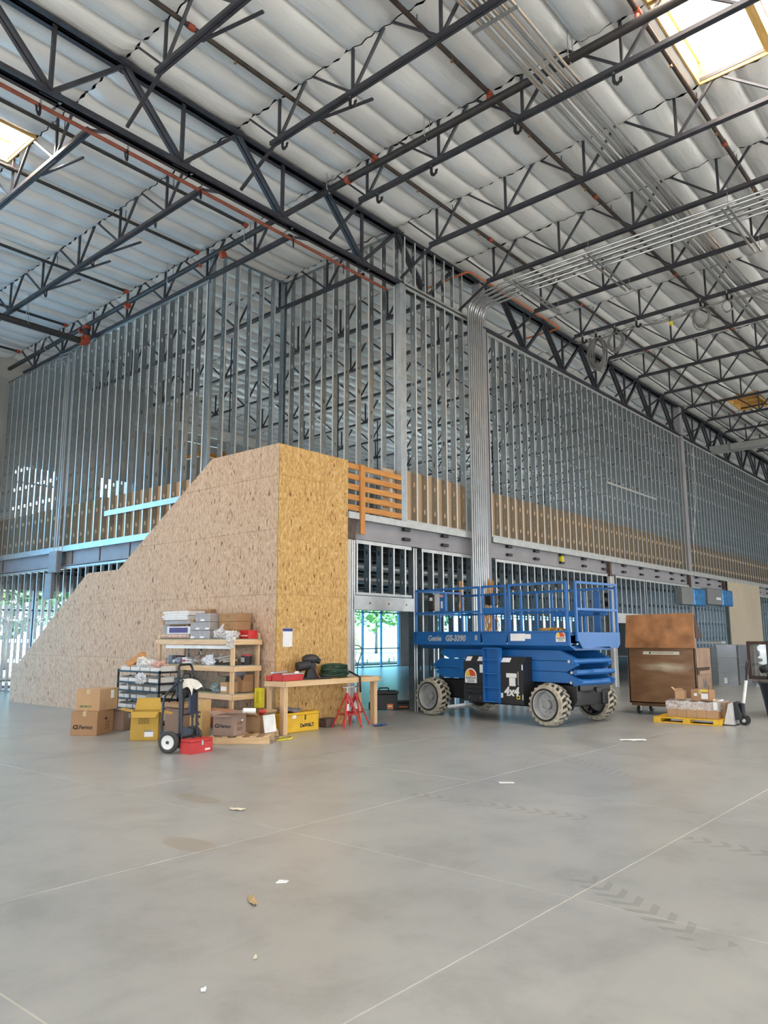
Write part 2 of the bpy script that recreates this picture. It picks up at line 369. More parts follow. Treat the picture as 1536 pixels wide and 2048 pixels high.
# ------------------------------------------------------------------ floor
floor = mk('floor', MB().box(-60, -60, -.30, 62, 28, -.0025).mesh('floor', FILLER), kind='structure')
floor['label'] = 'polished grey concrete slab with pale filled joints'
jx = [1.83 + 2.955*k for k in range(-1, 9)]; jy = [2.49 + 2.71*k for k in range(-1, 5)]
for i in range(len(jx)-1):
    for j in range(len(jy)-1):
        g = .0045
        MB().bev(jx[i]+g, jy[j]+g, -.02, jx[i+1]-g, jy[j+1]-g, 0, .002).build('slab', FLOOR, floor)
rest = MB()
def slab(x0, y0, x1, y1): rest.box(x0+.005, y0+.005, -.02, x1-.005, y1-.005, 0)
slab(-60, -60, jx[0], 28); slab(jx[0], -60, jx[-1], jy[0]); slab(jx[0], jy[-1], jx[-1], 28)
for k in range(12): slab(jx[-1]+2.955*k, -60, jx[-1]+2.955*(k+1), 28)
rest.build('outer_slab', FLOOR, floor, kind='stuff')

# ------------------------------------------------------------------ ceiling: deck, quilted insulation, skylights
SKY = [(8.59, 1.38, 3.82), (11.03, 1.38, 3.82), (3.71, 14.19, 15.41), (32.99, 8.09, 9.31), (-3.61, 1.38, 3.82), (6.15, -5.94, -3.50),
       (-3.61, -5.94, -3.50), (15.91, -5.94, -3.50), (20.79, 1.38, 2.6), (25.67, -5.94, -3.50)]  # entries past the visible ones are unseen, added to light the hall
def in_sky(x, y): return any(a < x < a+2.44 and b < y < c for a, b, c in SKY)
deck = MB()
for i in range(len(JX)-1):
    ys = sorted(SEAM); xm = (JX[i]+JX[i+1])/2; run = None
    for j in range(len(ys)-1):
        ym = (ys[j]+ys[j+1])/2; hole = in_sky(xm, ym)
        if not hole and run is None: run = ys[j]
        if run is not None and (hole or j == len(ys)-2):
            e = ys[j] if hole else ys[j+1]
            a, b = zr(run)+.12, zr(e)+.12
            deck.add([(JX[i],run,a),(JX[i+1],run,a),(JX[i+1],e,b),(JX[i],e,b),(JX[i],run,a+.2),(JX[i+1],run,a+.2),(JX[i+1],e,b+.2),(JX[i],e,b+.2)],
                     [(3,2,1,0),(4,5,6,7),(0,1,5,4),(1,2,6,5),(2,3,7,6),(3,0,4,7)])
            run = None
ceiling = deck.build('ceiling', M('dark_roof_deck', (.06, .045, .035), .9), kind='structure')
ceiling['label'] = 'roof deck lined with quilted white insulation between dark joists'
def quilt(mb, x0, x1, y0, y1, nu, nv, seed, org=(0, 0, 0)):
    rnd = random.Random(seed); sag = rnd.uniform(.115, .165); sk = rnd.uniform(-.25, .25); ph = rnd.uniform(0, 6)
    def fn(u, v):
        t = 2*v-1; t2 = t + sk*.25*(1-t*t)
        e = min(u, 1-u); k = min(1, (e/.10)**.6) if e < .10 else 1
        wob = .010*math.sin(9*u+ph)*(1-t*t) + (.018*math.sin(31*u+17*v+ph) if e < .12 else 0)*(1-t*t)
        z = -(sag*(.38+.62*k))*math.sqrt(max(0, 1-t2*t2)) + wob*k
        y = y0 + (y1-y0)*v
        pinch = (1-k)*.02*math.sin(14*v+ph)
        return (x0+(x1-x0)*u + pinch - org[0], y - org[1], zr(y)+z+.01 - org[2])
    mb.grid(fn, nu, nv)
camx = (math.cos(R(40.32)), math.sin(R(40.32)))
def in_view(x, y, z=11.5, m=130):
    yaw, p = R(40.32), R(9.17)
    d = x*math.cos(yaw)+y*math.sin(yaw); s = x*math.sin(yaw)-y*math.cos(yaw); h = z-1.65
    dep = d*math.cos(p)+h*math.sin(p); up = h*math.cos(p)-d*math.sin(p)
    if dep < 1: return False
    px, py = 768+1542*s/dep, 1024-1542*up/dep
    return -m < px < 1536+m and -m < py < 2048+m
cells = []
for i in range(len(JX)-1):
    for j in range(len(SEAM)-1):
        x, y = (JX[i]+JX[i+1])/2, (SEAM[j]+SEAM[j+1])/2
        if not in_sky(x, y): cells.append((math.hypot(x, y) + (9 if (x > 11 and y > 11.2) else 0), in_view(x, y), i, j))
near = sorted(c for c in cells if c[1])[:295]; nearset = {(c[2], c[3]) for c in near}
variants = []
for s in range(9):
    mb = MB(); quilt(mb, .012, 2.428, 0, .61, 12, 8, s); me = mb.mesh('insulation_batt', QUILT, 1); variants.append(me)
for n, (dd, vv, i, j) in enumerate(near):
    mk('insulation_batt', variants[(i*5+j*3+n) % 9], ceiling, (JX[i], SEAM[j], zr(SEAM[j])-zr(0)))
far = MB()
for (dd, vv, i, j) in cells:
    if (i, j) not in nearset:
        a = 5 if vv else 2
        quilt(far, JX[i]+.012, JX[i+1]-.012, SEAM[j], SEAM[j+1], a+1, a+1, i*71+j)
far.build('insulation_batts_beyond', QUILT, ceiling, 1, kind='stuff')

LENS = mat_emit('skylight_lens', (1, .97, .93), 9.0)
skl = ['skylight with plywood well at the upper right edge, nearer to the wall', 'skylight with plywood well and two bright panes at top right corner',
       'bright skylight with plywood well at the left edge', 'orange plywood skylight well at right edge above the far stud wall']
for k, (x, y0, y1) in enumerate(SKY):
    if k > 3: nm, lb = 'skylight', 'unseen skylight added to light the hall'
    t = thing('skylight', skl[k] if k < 4 else 'unseen roof skylight outside the picture, added to light the hall', 'skylight', (x+1.22, (y0+y1)/2, zr((y0+y1)/2)), group='roof skylights')
    hx, hy = 1.17, (y1-y0)/2; mbz = .48
    for sx in (-1, 1): MB().box(sx*hx, -hy, -.06, sx*(hx+.03), hy, mbz).build('well_side', PLYW, t)
    for sy in (-1, 1): MB().box(-hx, sy*hy, -.06, hx, sy*(hy-.03), mbz).build('well_end', PLYW, t)
    nb = 2 if y1-y0 > 2 else 1
    for q in range(nb):
        a = -hy + 2*hy*q/nb; b = -hy + 2*hy*(q+1)/nb
        MB().box(-hx, a+.05, mbz-.04, hx, b-.05, mbz-.02).build('lens', LENS if k != 3 else M('shaded_lens', (.75,.45,.2), .5), t)
        fr = MB()
        fr.box(-hx, a+.02, mbz-.10, hx, a+.07, mbz-.05); fr.box(-hx, b-.07, mbz-.10, hx, b-.02, mbz-.05)
        fr.build('lens_frame', M('aluminium_frame', (.6, .58, .54), .4, .6), t)
    if nb == 2: MB().box(-hx, -.07, .0, hx, .07, mbz).build('cross_beam', PLYW, t)
    if k == 3:
        for q in (-.6, .1): MB().box(q, -hy, -.02, q+.07, hy, .12).build('rafter', PLYW, t)
    if k != 3:
        ld = bpy.data.lights.new('skylight_daylight', 'AREA'); lo = bpy.data.objects.new('skylight_daylight', ld); COL.objects.link(lo)
        ld.shape = 'RECTANGLE'; ld.size = 2.2; ld.size_y = y1-y0-.2; ld.energy = SKYLIGHT_W*(y1-y0); ld.color = (1, .97, .92)
        lo.location = (x+1.22, (y0+y1)/2, zr(y0)+mbz-.06)

# ------------------------------------------------------------------ joists
def joist_parts(root, y0, y1, first, detail):
    """open-web joist along local y, sloped with the roof; root stands at (x, 0, 0)"""
    zt = lambda y: zr(y)+.05
    zb = lambda y: zr(y)-.87
    tc = MB(); bc = MB()
    for sx in (-1, 1):
        tc.bar((sx*.035, y0, zt(y0)), (sx*.035, y1, zt(y1)), .055, .07); bc.bar((sx*.033, y0+1.05, zb(y0+1.05)), (sx*.033, y1-1.05, zb(y1-1.05)), .052, .075)
    tc.build('top_chord', STEEL, root); bc.build('bottom_chord', STEEL, root)
    web = [] ; y = first
    while y > y0+.9:
        if y < y1-.9:
            web.append(((0, y, zb(y)), (0, min(y+1.10, y1-.3), zt(y)))); web.append(((0, y, zb(y)), (0, y, zt(y)))); web.append(((0, y, zb(y)), (0, max(y-.74, y0+.3), zt(y))))
        y -= 1.84
    if detail:
        for k, (a, b) in enumerate(web): MB().bar(a, b, .045 if k % 3 else .038, .045, (1, 0, 0)).build('web_bar', STEEL, root)
    else:
        mb = MB()
        for a, b in web: mb.bar(a, b, .045, .045, (1, 0, 0))
        mb.build('web', STEEL, root)
def ordinal(n): return ORD[n]
protos = {}
def place_joist(key, x, y0, y1, first, detail, label, group):
    k = (key, detail)
    if k not in protos:
        t = thing('roof_joist', label, 'joist', (x, 0, 0), 0, group); joist_parts(t, y0, y1, first, detail); protos[k] = t
    else:
        t = copy_tree(protos[k]); t.location = (x, 0, 0); tag(t, label, 'joist', group)
n = 0
for x in JX:
    if 5 < x < 50:
        place_joist('near', x, -4.2, YG, 9.8, x < 30, '%s dark roof joist right of the girder, counted from the top left' % ordinal(n), 'joists of the near roof bay'); n += 1
n = 0
for x in JX:
    if 3 < x < 46:
        place_joist('far', x, YG, 26.1, 24.4, x < 12, '%s dark roof joist beyond the girder, counted from the left edge' % ordinal(n), 'joists of the back roof bay'); n += 1
# kicker braces from joist bottom chords to the girder
n = 0
for x in JX:
    if 5 < x < 36:
        for s in (-1, 1):
            if s > 0 and 13 < x < 14: continue
            yb = YG + s*1.05
            b = MB().bar((x+.05, yb, zr(yb)-.87), (x+.05, YG+s*.12, 10.14), .05, .05, (1, 0, 0)).build('brace', STEEL)
            tag(b, 'dark kicker brace %s the girder at joist %s' % ('in front of' if s < 0 else 'behind', ordinal(n)), 'brace', 'girder kicker braces')
        n += 1

# ------------------------------------------------------------------ girders and columns
gl = ['heavy dark roof girder span at upper left ending at the conduit column', 'heavy dark roof girder span above the right stud wall, between two columns', 'distant dark roof girder span right of the far column']
for s in range(3):
    a, b = XC[s], XC[s+1]; t = thing('roof_girder', gl[s], 'girder', (a, YG, 0), 0, 'girder spans')
    for nm, z, w, h in (('top_chord', 11.36, .30, .15), ('bottom_chord', 10.07, .26, .13)):
        mb = MB(); 
        for sy in (-1, 1): mb.box(.12, sy*.03, z-h/2, b-a-.12, sy*w/2, z-h/2+.03); mb.box(.12, sy*.03, z-h/2, b-a-.12, sy*.055, z+h/2)
        mb.build(nm, STEEL, t)
    xs = [x for x in JX if a+.2 < x < b-.2]
    lo = [x+1.22 for x in JX if a+.5 < x+1.22 < b-.5]
    for xb in lo:
        for d in (-1.22, 1.22):
            xt = xb+d
            if a < xt < b:
                for sy in ((-.05, .05) if d < 0 else (0,)):
                    MB().bar((xb-a, sy, 10.1), (xt-a, sy, 11.32), .055 if d < 0 else .07, .07 if d < 0 else .09, (0, 1, 0)).build('diagonal', STEEL, t)
        MB().bar((xb-a, 0, 10.1), (xb-a, 0, 11.32), .06).build('vertical', STEEL, t)
        MB().bev(xb-a-.16, -.06, 10.02, xb-a+.16, .06, 10.16, .01).build('gusset', STEEL, t)
cl = {1: 'grey steel column behind the vertical conduit bundle', 2: 'bare grey steel column rising to the girder in the right stud wall', 3: 'distant grey steel column at right edge in stud wall'}
for k in (1, 2, 3):
    x = XC[k]; t = thing('steel_column', cl[k], 'column', (x, 11.02, 0), 0, 'girder columns')
    MB().bev(-.14, -.14, .02, .14, .14, 11.25, .02).build('shaft', STEEL_G, t)
    MB().box(-.25, -.25, 0, .25, .25, .025).build('base_plate', STEEL_G, t); MB().box(-.18, -.16, 9.98, .18, .16, 10.02).build('cap_plate', STEEL, t)

# ------------------------------------------------------------------ steel stud walls
_st = {}
def stud_mesh(h, d, axis, mat, fl=.045, hole=True):
    """C-section stud, web punched with knock-outs; axis 'x': wall runs along x (web faces -x); 'y': wall runs along y (web faces -y)"""
    key = (round(h, 2), d, axis, mat.name, fl)
    if key in _st: return _st[key]
    mb = MB(); P = (lambda a, b, z: (a, b, z)) if axis == 'x' else (lambda a, b, z: (b, a, z))
    def q(p): mb.add([P(*v) for v in p], [(0, 1, 2, 3)])
    c0, c1 = d/2-.02, d/2+.02
    q([(0,0,0),(0,c0,0),(0,c0,h),(0,0,h)]); q([(0,c1,0),(0,d,0),(0,d,h),(0,c1,h)])
    z = 0.; k = .32
    while k < h-.15 and hole:
        q([(0,c0,z),(0,c1,z),(0,c1,k-.05),(0,c0,k-.05)]); z = k+.05; k += .61
    q([(0,c0,z),(0,c1,z),(0,c1,h),(0,c0,h)])
    nw = len(mb.f)
    q([(0,0,0),(fl,0,0),(fl,0,h),(0,0,h)]); q([(0,d,0),(fl,d,0),(fl,d,h),(0,d,h)])
    q([(fl,0,0),(fl,.014,0),(fl,.014,h),(fl,0,h)]); q([(fl,d-.014,0),(fl,d,0),(fl,d,h),(fl,d-.014,h)])
    me = mb.mesh('stud', mat); me.materials.append(GALV_LIT)
    for i in range(nw, len(mb.f)): me.polygons[i].material_index = 1
    _st[key] = me; return me
def swall(name, label):
    o = bpy.data.objects.new(name, None); COL.objects.link(o); o['kind'] = 'structure'; o['label'] = label; return o
SP = .4064
# --- right wall, upper storey
wr = swall('wall_right', 'long open metal stud wall on the right, upper storey above the beam')
Y0, D = 10.93, .15
def row(parent, x0, x1, z0, z1, d=D, y=Y0, tt=True, mat=GALV, sp=SP):
    x = x0
    while x < x1:
        mk('stud', stud_mesh(z1-z0, d, 'x', mat), parent, (x, y, z0)); x += sp
    if tt:
        mb = MB(); mb.box(x0-.02, y-.004, z1-.06, x1+.05, y-.001, z1+.02); mb.box(x0-.02, y-.004, z1+.017, x1+.05, y+d+.004, z1+.02); mb.build('top_track', GALV_B, parent)
        mb = MB(); mb.box(x0-.02, y-.004, z0-.005, x1+.05, y-.001, z0+.05); mb.box(x0-.02, y-.004, z0-.005, x1+.05, y+d, z0-.002); mb.build('bottom_track', GALV_B, parent)
row(wr, 13.66, 16.25, 4.25, 10.0); row(wr, 17.30, 32.05, 4.25, 9.93); row(wr, 32.55, 60, 4.25, 9.93)
row(wr, 13.66, 16.3, 10.06, 11.40, .09)
MB().bev(13.48, 10.90, 4.25, 13.66, 11.08, 10.02, .01).build('corner_post', M('pale_galvanized_post', (.42, .46, .49), .4, .6), wr)
for a, b in ((13.66, 16.35), (17.28, 32.1), (32.5, 60)):
    x = a
    while x < b:
        e = min(x+2.44, b); MB().box(x+.003, 11.085, 4.25, e-.003, 11.1, 5.50).build('sheathing_panel', KRAFT, wr); x += 2.44
MB().box(13.05, 11.10, 4.26, 13.5, 11.12, 5.44).build('sheathing_panel', KRAFT, wr)
# window framing inside the wall
MB().box(24.66, 10.90, 6.80, 29.1, 10.925, 6.87).build('sill_track', GALV_B, wr); MB().box(24.62, 10.90, 6.80, 24.67, 10.925, 8.1).build('jamb_track', GALV_B, wr)
# --- beam line
def beam_line():
    t = thing('floor_beam', 'grey steel floor beam under the right stud wall, with paired black stubs', 'beam', (11.62, 11.0, 3.7), 0, 'mezzanine edge beams')
    def P(x0, y0, z0, x1, y1, z1): return (x0-11.62, y0-11.0, z0-3.7, x1-11.62, y1-11.0, z1-3.7)
    for a, b in ((11.66, 16.85), (17.25, 36.7)):
        mb = MB(); mb.box(*P(a, 11.0, 3.70, b, 11.03, 4.12)); mb.box(*P(a, 10.93, 3.69, b, 11.1, 3.71)); mb.build('web_plate', STEEL_G, t)
        x = a
        while x < b:
            e = min(x+3.05, b); MB().bev(*P(x+.003, 10.86, 4.10, e-.003, 10.93, 4.245), .004).build('edge_channel', GALV_B if x < 33 else GALV_B, t); x += 3.05
    MB().box(*P(11.62, 10.90, 3.66, 11.92, 10.99, 4.10)).build('end_bracket', STEEL_R, t)
    for x in (13.68, 15.18, 18.17, 19.67, 21.2, 22.7, 24.17, 25.77, 27.3, 28.8, 30.3, 31.5, 33.2, 34.7, 36.2):
        for z in (4.06, 3.84): MB().bev(*P(x-.10, 10.91, z-.035, x+.13, 10.99, z+.035), .006).build('stub', BLACK, t)
    MB().box(*P(21.12, 10.90, 3.86, 21.25, 10.985, 4.04)).build('tag', YELB, t, label='yellow tag')
    for x in (24.45, 32.1, 36.6): MB().box(*P(x, 10.88, 3.62, x+.14, 11.0, 4.10)).build('end_bracket', STEEL_R, t)
beam_line()
bb = thing('floor_beam', 'pale steel beam segment with black stubs at right edge beyond board panel', 'beam', (42.2, 11.0, 3.7), 0, 'mezzanine edge beams')
MB().box(0, 0, 0, 18, .03, .42).build('web_plate', STEEL_G, bb); MB().bev(-5.5, -.14, .40, 18, -.07, .545, .004).build('edge_channel', GALV_B, bb)
for x in (.3, 1.8, 3.3):
    for z in (.36, .14): MB().bev(x-.1, -.09, z-.035, x+.13, -.01, z+.035, .006).build('stub', BLACK, bb)
# --- right wall, lower storey
wl = swall('wall_right_lower', 'open metal stud wall on the ground floor below the grey beam')
row(wl, 11.98, 13.8, 2.52, 3.66); row(wl, 14.25, 16.7, 0.0, 3.66); row(wl, 17.45, 24.3, 0, 3.66); row(wl, 27.6, 36.7, 0, 3.66); row(wl, 25.0, 27.5, 2.36, 3.66)
row(wl, 42.3, 58, 0, 3.66)
for x in (11.84, 11.90, 13.92, 14.0, 24.75, 24.82, 27.42): mk('jamb_stud', stud_mesh(3.66, D, 'x', GALV), wl, (x, Y0, 0))
for x0, x1, z in ((11.9, 13.98, 2.20), (25.0, 27.5, 2.08)):
    mb = MB(); mb.box(x0, Y0-.012, z, x1, Y0-.008, z+.30); mb.box(x0, Y0-.012, z, x1, Y0+D, z+.004); mb.build('header', GALV_B, wl)
    for q in range(3): MB().cyl((x0+.5+.62*q, Y0-.011, z+.15), (x0+.5+.62*q, Y0-.014, z+.15), .022, 10).build('header_hole', BLACK, wl)
MB().bev(11.62, 10.90, 0, 11.80, 11.05, 3.66, .006).build('steel_post', M('pale_primed_post', (.55, .53, .49), .6), wl)
MB().bev(24.50, 10.90, 0, 24.66, 11.02, 3.62, .006).build('steel_post', M('pale_primed_post', None), wl)
# --- left wall
wa = swall('wall_left', 'open metal stud wall on the left behind the stair enclosure, upper storey')
XA = 11.0
y = 15.1; tops = []
while y < 26.1:
    h = zr(y)-.93-4.25; mk('stud', stud_mesh(h, D, 'y', GALV), wa, (XA, y, 4.25)); y += SP
mb = MB(); ya, yb = 15.05, 26.15
mb.add([(XA-.004,ya,zr(ya)-1.0),(XA-.004,yb,zr(yb)-1.0),(XA-.004,yb,zr(yb)-.92),(XA-.004,ya,zr(ya)-.92),(XA+.15,ya,zr(ya)-.92),(XA+.15,yb,zr(yb)-.92)], [(0,1,2,3),(3,2,5,4)]); mb.build('top_track', GALV, wa)
MB().box(XA-.004, 15.0, 4.245, XA+.15, 26.15, 4.28).build('bottom_track', GALV_B, wa)
yy = 15.0
while yy < 26.1:
    e = min(yy+2.44, 26.15); MB().box(XA+.155, yy+.003, 4.25, XA+.17, e-.003, 5.50).build('sheathing_panel', KRAFT, wa); yy += 2.44
MB().bar((XA-.03, 19.37, 4.99), (XA-.03, 15.4, 4.99), .03, .14).build('loose_track', GALV_B, wa, label='bright track screwed across the studs')
wal = swall('wall_left_lower', 'open metal stud wall on the ground floor at left edge')
y = 10.9
while y < 26.1:
    mk('stud', stud_mesh(3.66, .09, 'y', GALV), wal, (XA, y, 0)); y += SP
MB().box(XA-.004, 10.9, 3.6, XA+.15, 26.15, 3.66).build('top_track', GALV_B, wal)
MB().box(XA-.004, 10.9, 0, XA+.15, 26.15, .05).build('bottom_track', GALV_B, wal)
t = thing('floor_beam', 'blue-grey steel floor beam in the left stud wall beside the stair enclosure', 'beam', (11.1, 15, 3.7), 0, 'mezzanine edge beams')
mb = MB(); mb.box(0, 0, 0, .03, 11.1, .42); mb.box(-.08, 0, -.01, .1, 11.1, .01); mb.build('web_plate', STEEL_G, t)
for q in range(4): MB().bev(-.15, q*2.8, .40, -.08, q*2.8+2.795, .545, .004).build('edge_channel', GALV_B, t)
for q in (3.2, 4.7, 6.2, 10.7): MB().box(-.02, q, .02, 0, q+.03, .40).build('stiffener', STEEL_R, t)
# --- notch walls of the stair landing
wn1 = swall('wall_notch_side', 'tall stud wall behind the landing, coming forward to the girder')
y = 11.10
while y < 15.0:
    mk('stud', stud_mesh(zr(y)-.14-4.25, D, 'y', GALV), wn1, (13.5, y, 4.25)); y += SP
mb = MB(); ya, yb = 11.0, 15.0
mb.add([(13.49,ya,zr(ya)-.2),(13.49,yb,zr(yb)-.2),(13.49,yb,zr(yb)-.13),(13.49,ya,zr(ya)-.13)], [(0,1,2,3)]); mb.build('top_track', GALV, wn1)
wn2 = swall('wall_notch_back', 'narrow stud wall at the back of the landing')
x = 11.08
while x < 13.4:
    mk('stud', stud_mesh(zr(15)-.14-4.25, D, 'x', GALV), wn2, (x, 15.0, 4.25)); x += SP
MB().box(11.05, 14.99, zr(15)-.2, 13.5, 14.995, zr(15)-.13).build('top_track', GALV, wn2)
for x in (11.02, 13.42): MB().bev(x, 14.94, 4.25, x+.10, 15.1, zr(15)-.14, .006).build('corner_stud', GALV, wn2)
MB().box(11.7, 14.97, 5.25, 12.5, 14.99, 5.40).build('blocking', GALV, wn2)

# ------------------------------------------------------------------ mezzanine deck and what hangs below it
mz = MB().box(11.15, 11.1, 3.98, 62, 27.9, 4.22).build('mezzanine_deck', M('deck_underside', (.16, .16, .17), .8), kind='structure')
MB().box(11.2, 11.15, 4.22, 61.9, 27.9, 4.235).build('deck_bounce_top', M('pale_bounce_surface', (.52, .51, .49), .8), mz)  # unseen pale top added to bounce light up to the ceiling
mz['label'] = 'mezzanine floor deck above the dark ground-floor rooms'
dl = ['nearest', 'middle', 'farthest']
for k, (y, z, r) in enumerate(((13.2, 3.42, .10), (15.4, 3.35, .13), (18.5, 3.2, .16))):
    d = thing('round_duct', 'x', 'duct', (11.6, y, z))
    MB().cyl((0, 0, 0), (32.4, 0, 0), r, 14).build('tube', GALV_B, d, 2)
    for q in range(11): MB().box(q*3+.3, -r-.01, -r-.01, q*3+.34, r+.01, -r).build('strap', GALV, d); MB().box(q*3+.3, -r-.01, -r-.01, q*3+.34, -r, 3.98-z).build('strap', GALV, d)
    tag(d, '%s silver round duct running under the mezzanine behind the studs' % dl[k], 'duct', 'ducts below the mezzanine')
for k in range(9):
    y = 12.4+1.6*k; tag(MB().box(11.5, y, 3.72, 61, y+.12, 3.97).build('deck_joist', STEEL), '%s dark deck joist under the mezzanine, counted from the stud wall' % ORD[k], 'joist', 'mezzanine deck joists')

# ------------------------------------------------------------------ back walls with storefronts
def wall_y(name, label, y, th, x0, x1, z1, holes, mat=CONC):
    """wall along x with rectangular openings (x0,z0,x1,z1)"""
    xs = sorted({x0, x1, *[h[0] for h in holes], *[h[2] for h in holes]}); mb = MB()
    for a, b in zip(xs, xs[1:]):
        hs = sorted((h[1], h[3]) for h in holes if h[0] <= a+1e-6 and h[2] >= b-1e-6); z = 0
        for p, q in hs:
            if p > z: mb.box(a, y, z, b, y+th, p)
            z = q
        if z < z1: mb.box(a, y, z, b, y+th, z1)
    o = mb.build(name, mat, kind='structure'); o['label'] = label; return o
GLASS = mat_glass('blue_tinted_glass', (.54, .83, .99), .04)
GLASS_L = mat_glass('pale_blue_glass', (.80, .92, 1.0), .04)
FRAME = M('blue_anodised_frame', (.10, .20, .30), .4, .3)
def storefront(nm, label, y, x0, x1, z0, z1, pitch, rails, glass, parent=None):
    t = bpy.data.objects.new(nm, None); COL.objects.link(t); t['kind'] = 'structure'; t['label'] = label; t.location = (x0, y, z0)
    n = max(1, round((x1-x0)/pitch)); p = (x1-x0)/n; w, h = x1-x0, z1-z0
    for k in range(n+1): MB().bev(k*p-.03, 0, 0, k*p+.03, .13, h, .006).build('mullion', FRAME, t)
    zs = [0]+[r-z0 for r in rails]+[h]
    for z in zs: MB().bev(0, .01, max(0, z-.03), w, .12, min(h, z+.03), .006).build('rail', FRAME, t)
    for k in range(n):
        for a, b in zip(zs, zs[1:]): MB().box(k*p+.02, .06, a+.02, (k+1)*p-.02, .068, b-.02).build('pane', glass, t)
    return t
hL = [(1.5, .05, 9.0, 3.2), (11.0, .05, 13.9, 3.25), (11.45, 5.0, 13.0, 7.5), (14.6, 5.0, 16.0, 7.55), (1.5, 4.8, 9.0, 7.4)]
wall_y('wall_back_left', 'grey concrete end wall at the left edge', 26.2, .25, -14, 16.2, 11.3, hL)
hR = [(19.0, .02, 34.4, 3.12), (38.0, .02, 57, 3.12)] + [(19+7.2*k, 5.2, 24.5+7.2*k, 8.2) for k in range(6)]
wall_y('wall_back', 'concrete back wall seen through the studs', 28.0, .25, 16.2, 62, 11.3, hR)
ret = MB().box(16.2, 26.2, 0, 16.45, 28.0, 11.3).build('wall_back_return', CONC, kind='structure'); ret['label'] = 'short return of the concrete back wall'
storefront('window_1', 'tinted storefront glazing seen through the doorway left of the lift', 28.05, 19.0, 34.4, .02, 3.12, 1.55, (1.0, 2.95), GLASS)
storefront('window_2', 'tinted storefront glazing behind the lift and studs', 28.05, 38.0, 57, .02, 3.12, 1.55, (1.0, 2.95), GLASS)
storefront('window_3', 'bright storefront behind the left studs', 26.25, 11.0, 13.9, .05, 3.25, 1.45, (2.55,), GLASS_L)
storefront('window_4', 'bright upper window nearest the left concrete wall', 26.25, 11.45, 13.0, 5.0, 7.5, 1.55, (6.9,), GLASS_L)
storefront('window_5', 'small bright upper window further right behind the left studs', 26.25, 14.6, 16.0, 5.0, 7.55, 1.4, (6.75,), GLASS_L)
storefront('window_6', 'storefront glazing left of the picture', 26.25, 1.5, 9.0, .05, 3.2, 1.5, (2.5,), GLASS)
storefront('window_7', 'upper glazing left of the picture', 26.25, 1.5, 9.0, 4.8, 7.4, 1.5, (), GLASS)
for k in range(6): storefront('window_%d' % (8+k), '%s upper back window behind the studs, counted from the left' % ORD[k], 28.05, 19+7.2*k, 24.5+7.2*k, 5.2, 8.2, 1.8, (), GLASS_L)
for z0, z1 in ((.1, 3.1), (4.9, 7.3)):
    ld = bpy.data.lights.new('window_daylight', 'AREA'); lo = bpy.data.objects.new('window_daylight', ld); COL.objects.link(lo); ld.shape = 'RECTANGLE'; ld.size = 7.2; ld.size_y = z1-z0; ld.energy = WINDOW_W; ld.color = (.45, .72, 1.0)
    lo.location = (5.25, 26.6, (z0+z1)/2); lo.rotation_euler = (R(-90), 0, 0)
wf = MB().box(62, -14, 0, 62.25, 28.25, 11.6).build('wall_far', CONC, kind='structure'); wf['label'] = 'far concrete end wall of the hall'

wb1 = MB().box(-14.25, -14, 4.9, -14, 26.4, 11.95).build('wall_light_cut_left', CONC, kind='structure'); wb1['label'] = 'unseen wall strip behind the photographer, added to cut the daylight, left'  # unseen upper strips added to cut daylight from the open sides
wb2 = MB().box(-14, -14.25, 4.9, 62, -14, 11.95).build('wall_light_cut_right', CONC, kind='structure'); wb2['label'] = 'unseen wall strip behind the photographer, added to cut the daylight, right'
# ------------------------------------------------------------------ stair enclosure of strand board
def clip(poly, x0, z0, x1, z1):
    def cut(p, inside, inter):
        out = []
        for i in range(len(p)):
            a, b = p[i-1], p[i]
            if inside(b):
                if not inside(a): out.append(inter(a, b))
                out.append(b)
            elif inside(a): out.append(inter(a, b))
        return out
    def ix(c): return lambda a, b: (c, a[1]+(b[1]-a[1])*(c-a[0])/(b[0]-a[0]))
    def iz(c): return lambda a, b: (a[0]+(b[0]-a[0])*(c-a[1])/(b[1]-a[1]), c)
    for ins, it in ((lambda p: p[0] >= x0, ix(x0)), (lambda p: p[0] <= x1, ix(x1)), (lambda p: p[1] >= z0, iz(z0)), (lambda p: p[1] <= z1, iz(z1))):
        if not poly: return []
        poly = cut(poly, ins, it)
    return poly
se = thing('stair_enclosure', 'tall stair enclosure clad in strand board sheets with stepped sloping top', 'stair enclosure', (9.35, 10.47, 0))
prof = [(0, 0), (10.25, 0), (10.25, .99), (9.89, .99), (6.66, 3.14), (5.31, 3.15), (2.01, 5.20), (0, 5.20)]
rows = [(0, 1.21, (.53, 2.97, 5.41, 7.85)), (1.21, 2.41, (.53, 1.75, 4.19, 6.63, 9.07)), (2.41, 3.60, (.53, 1.75, 2.97, 5.41)), (3.60, 4.60, (.53, 1.75, 3.6)), (4.60, 5.20, (.53, 1.75))]
for z0, z1, cuts in rows:
    ys = [0]+list(cuts)+[10.25]
    for a, b in zip(ys, ys[1:]):
        p = clip(prof, a+.002, z0+.002, b-.002, z1-.002)
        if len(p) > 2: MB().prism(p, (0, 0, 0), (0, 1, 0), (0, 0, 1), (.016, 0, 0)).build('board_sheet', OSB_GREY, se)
MB().prism(prof, (.02, 0, 0), (0, 1, 0), (0, 0, 1), (.05, 0, 0)).build('dark_backing', M('seam_shade', (.05, .03, .02), .9), se)  # dark sheet paints the seams as shaded gaps and stops light leaks
for (a, b) in ((.0, 1.17), (1.17, 1.85)):
    for (z0, z1) in (((0, 2.41), (2.41, 4.6), (4.6, 5.19)) if a == 0 else ((0, 2.41), (2.41, 3.9), (3.9, 5.19))):
        MB().box(a+.002, -.016, z0+.002, b-.002, 0, z1-.002).build('board_sheet', OSB_GOLD, se)
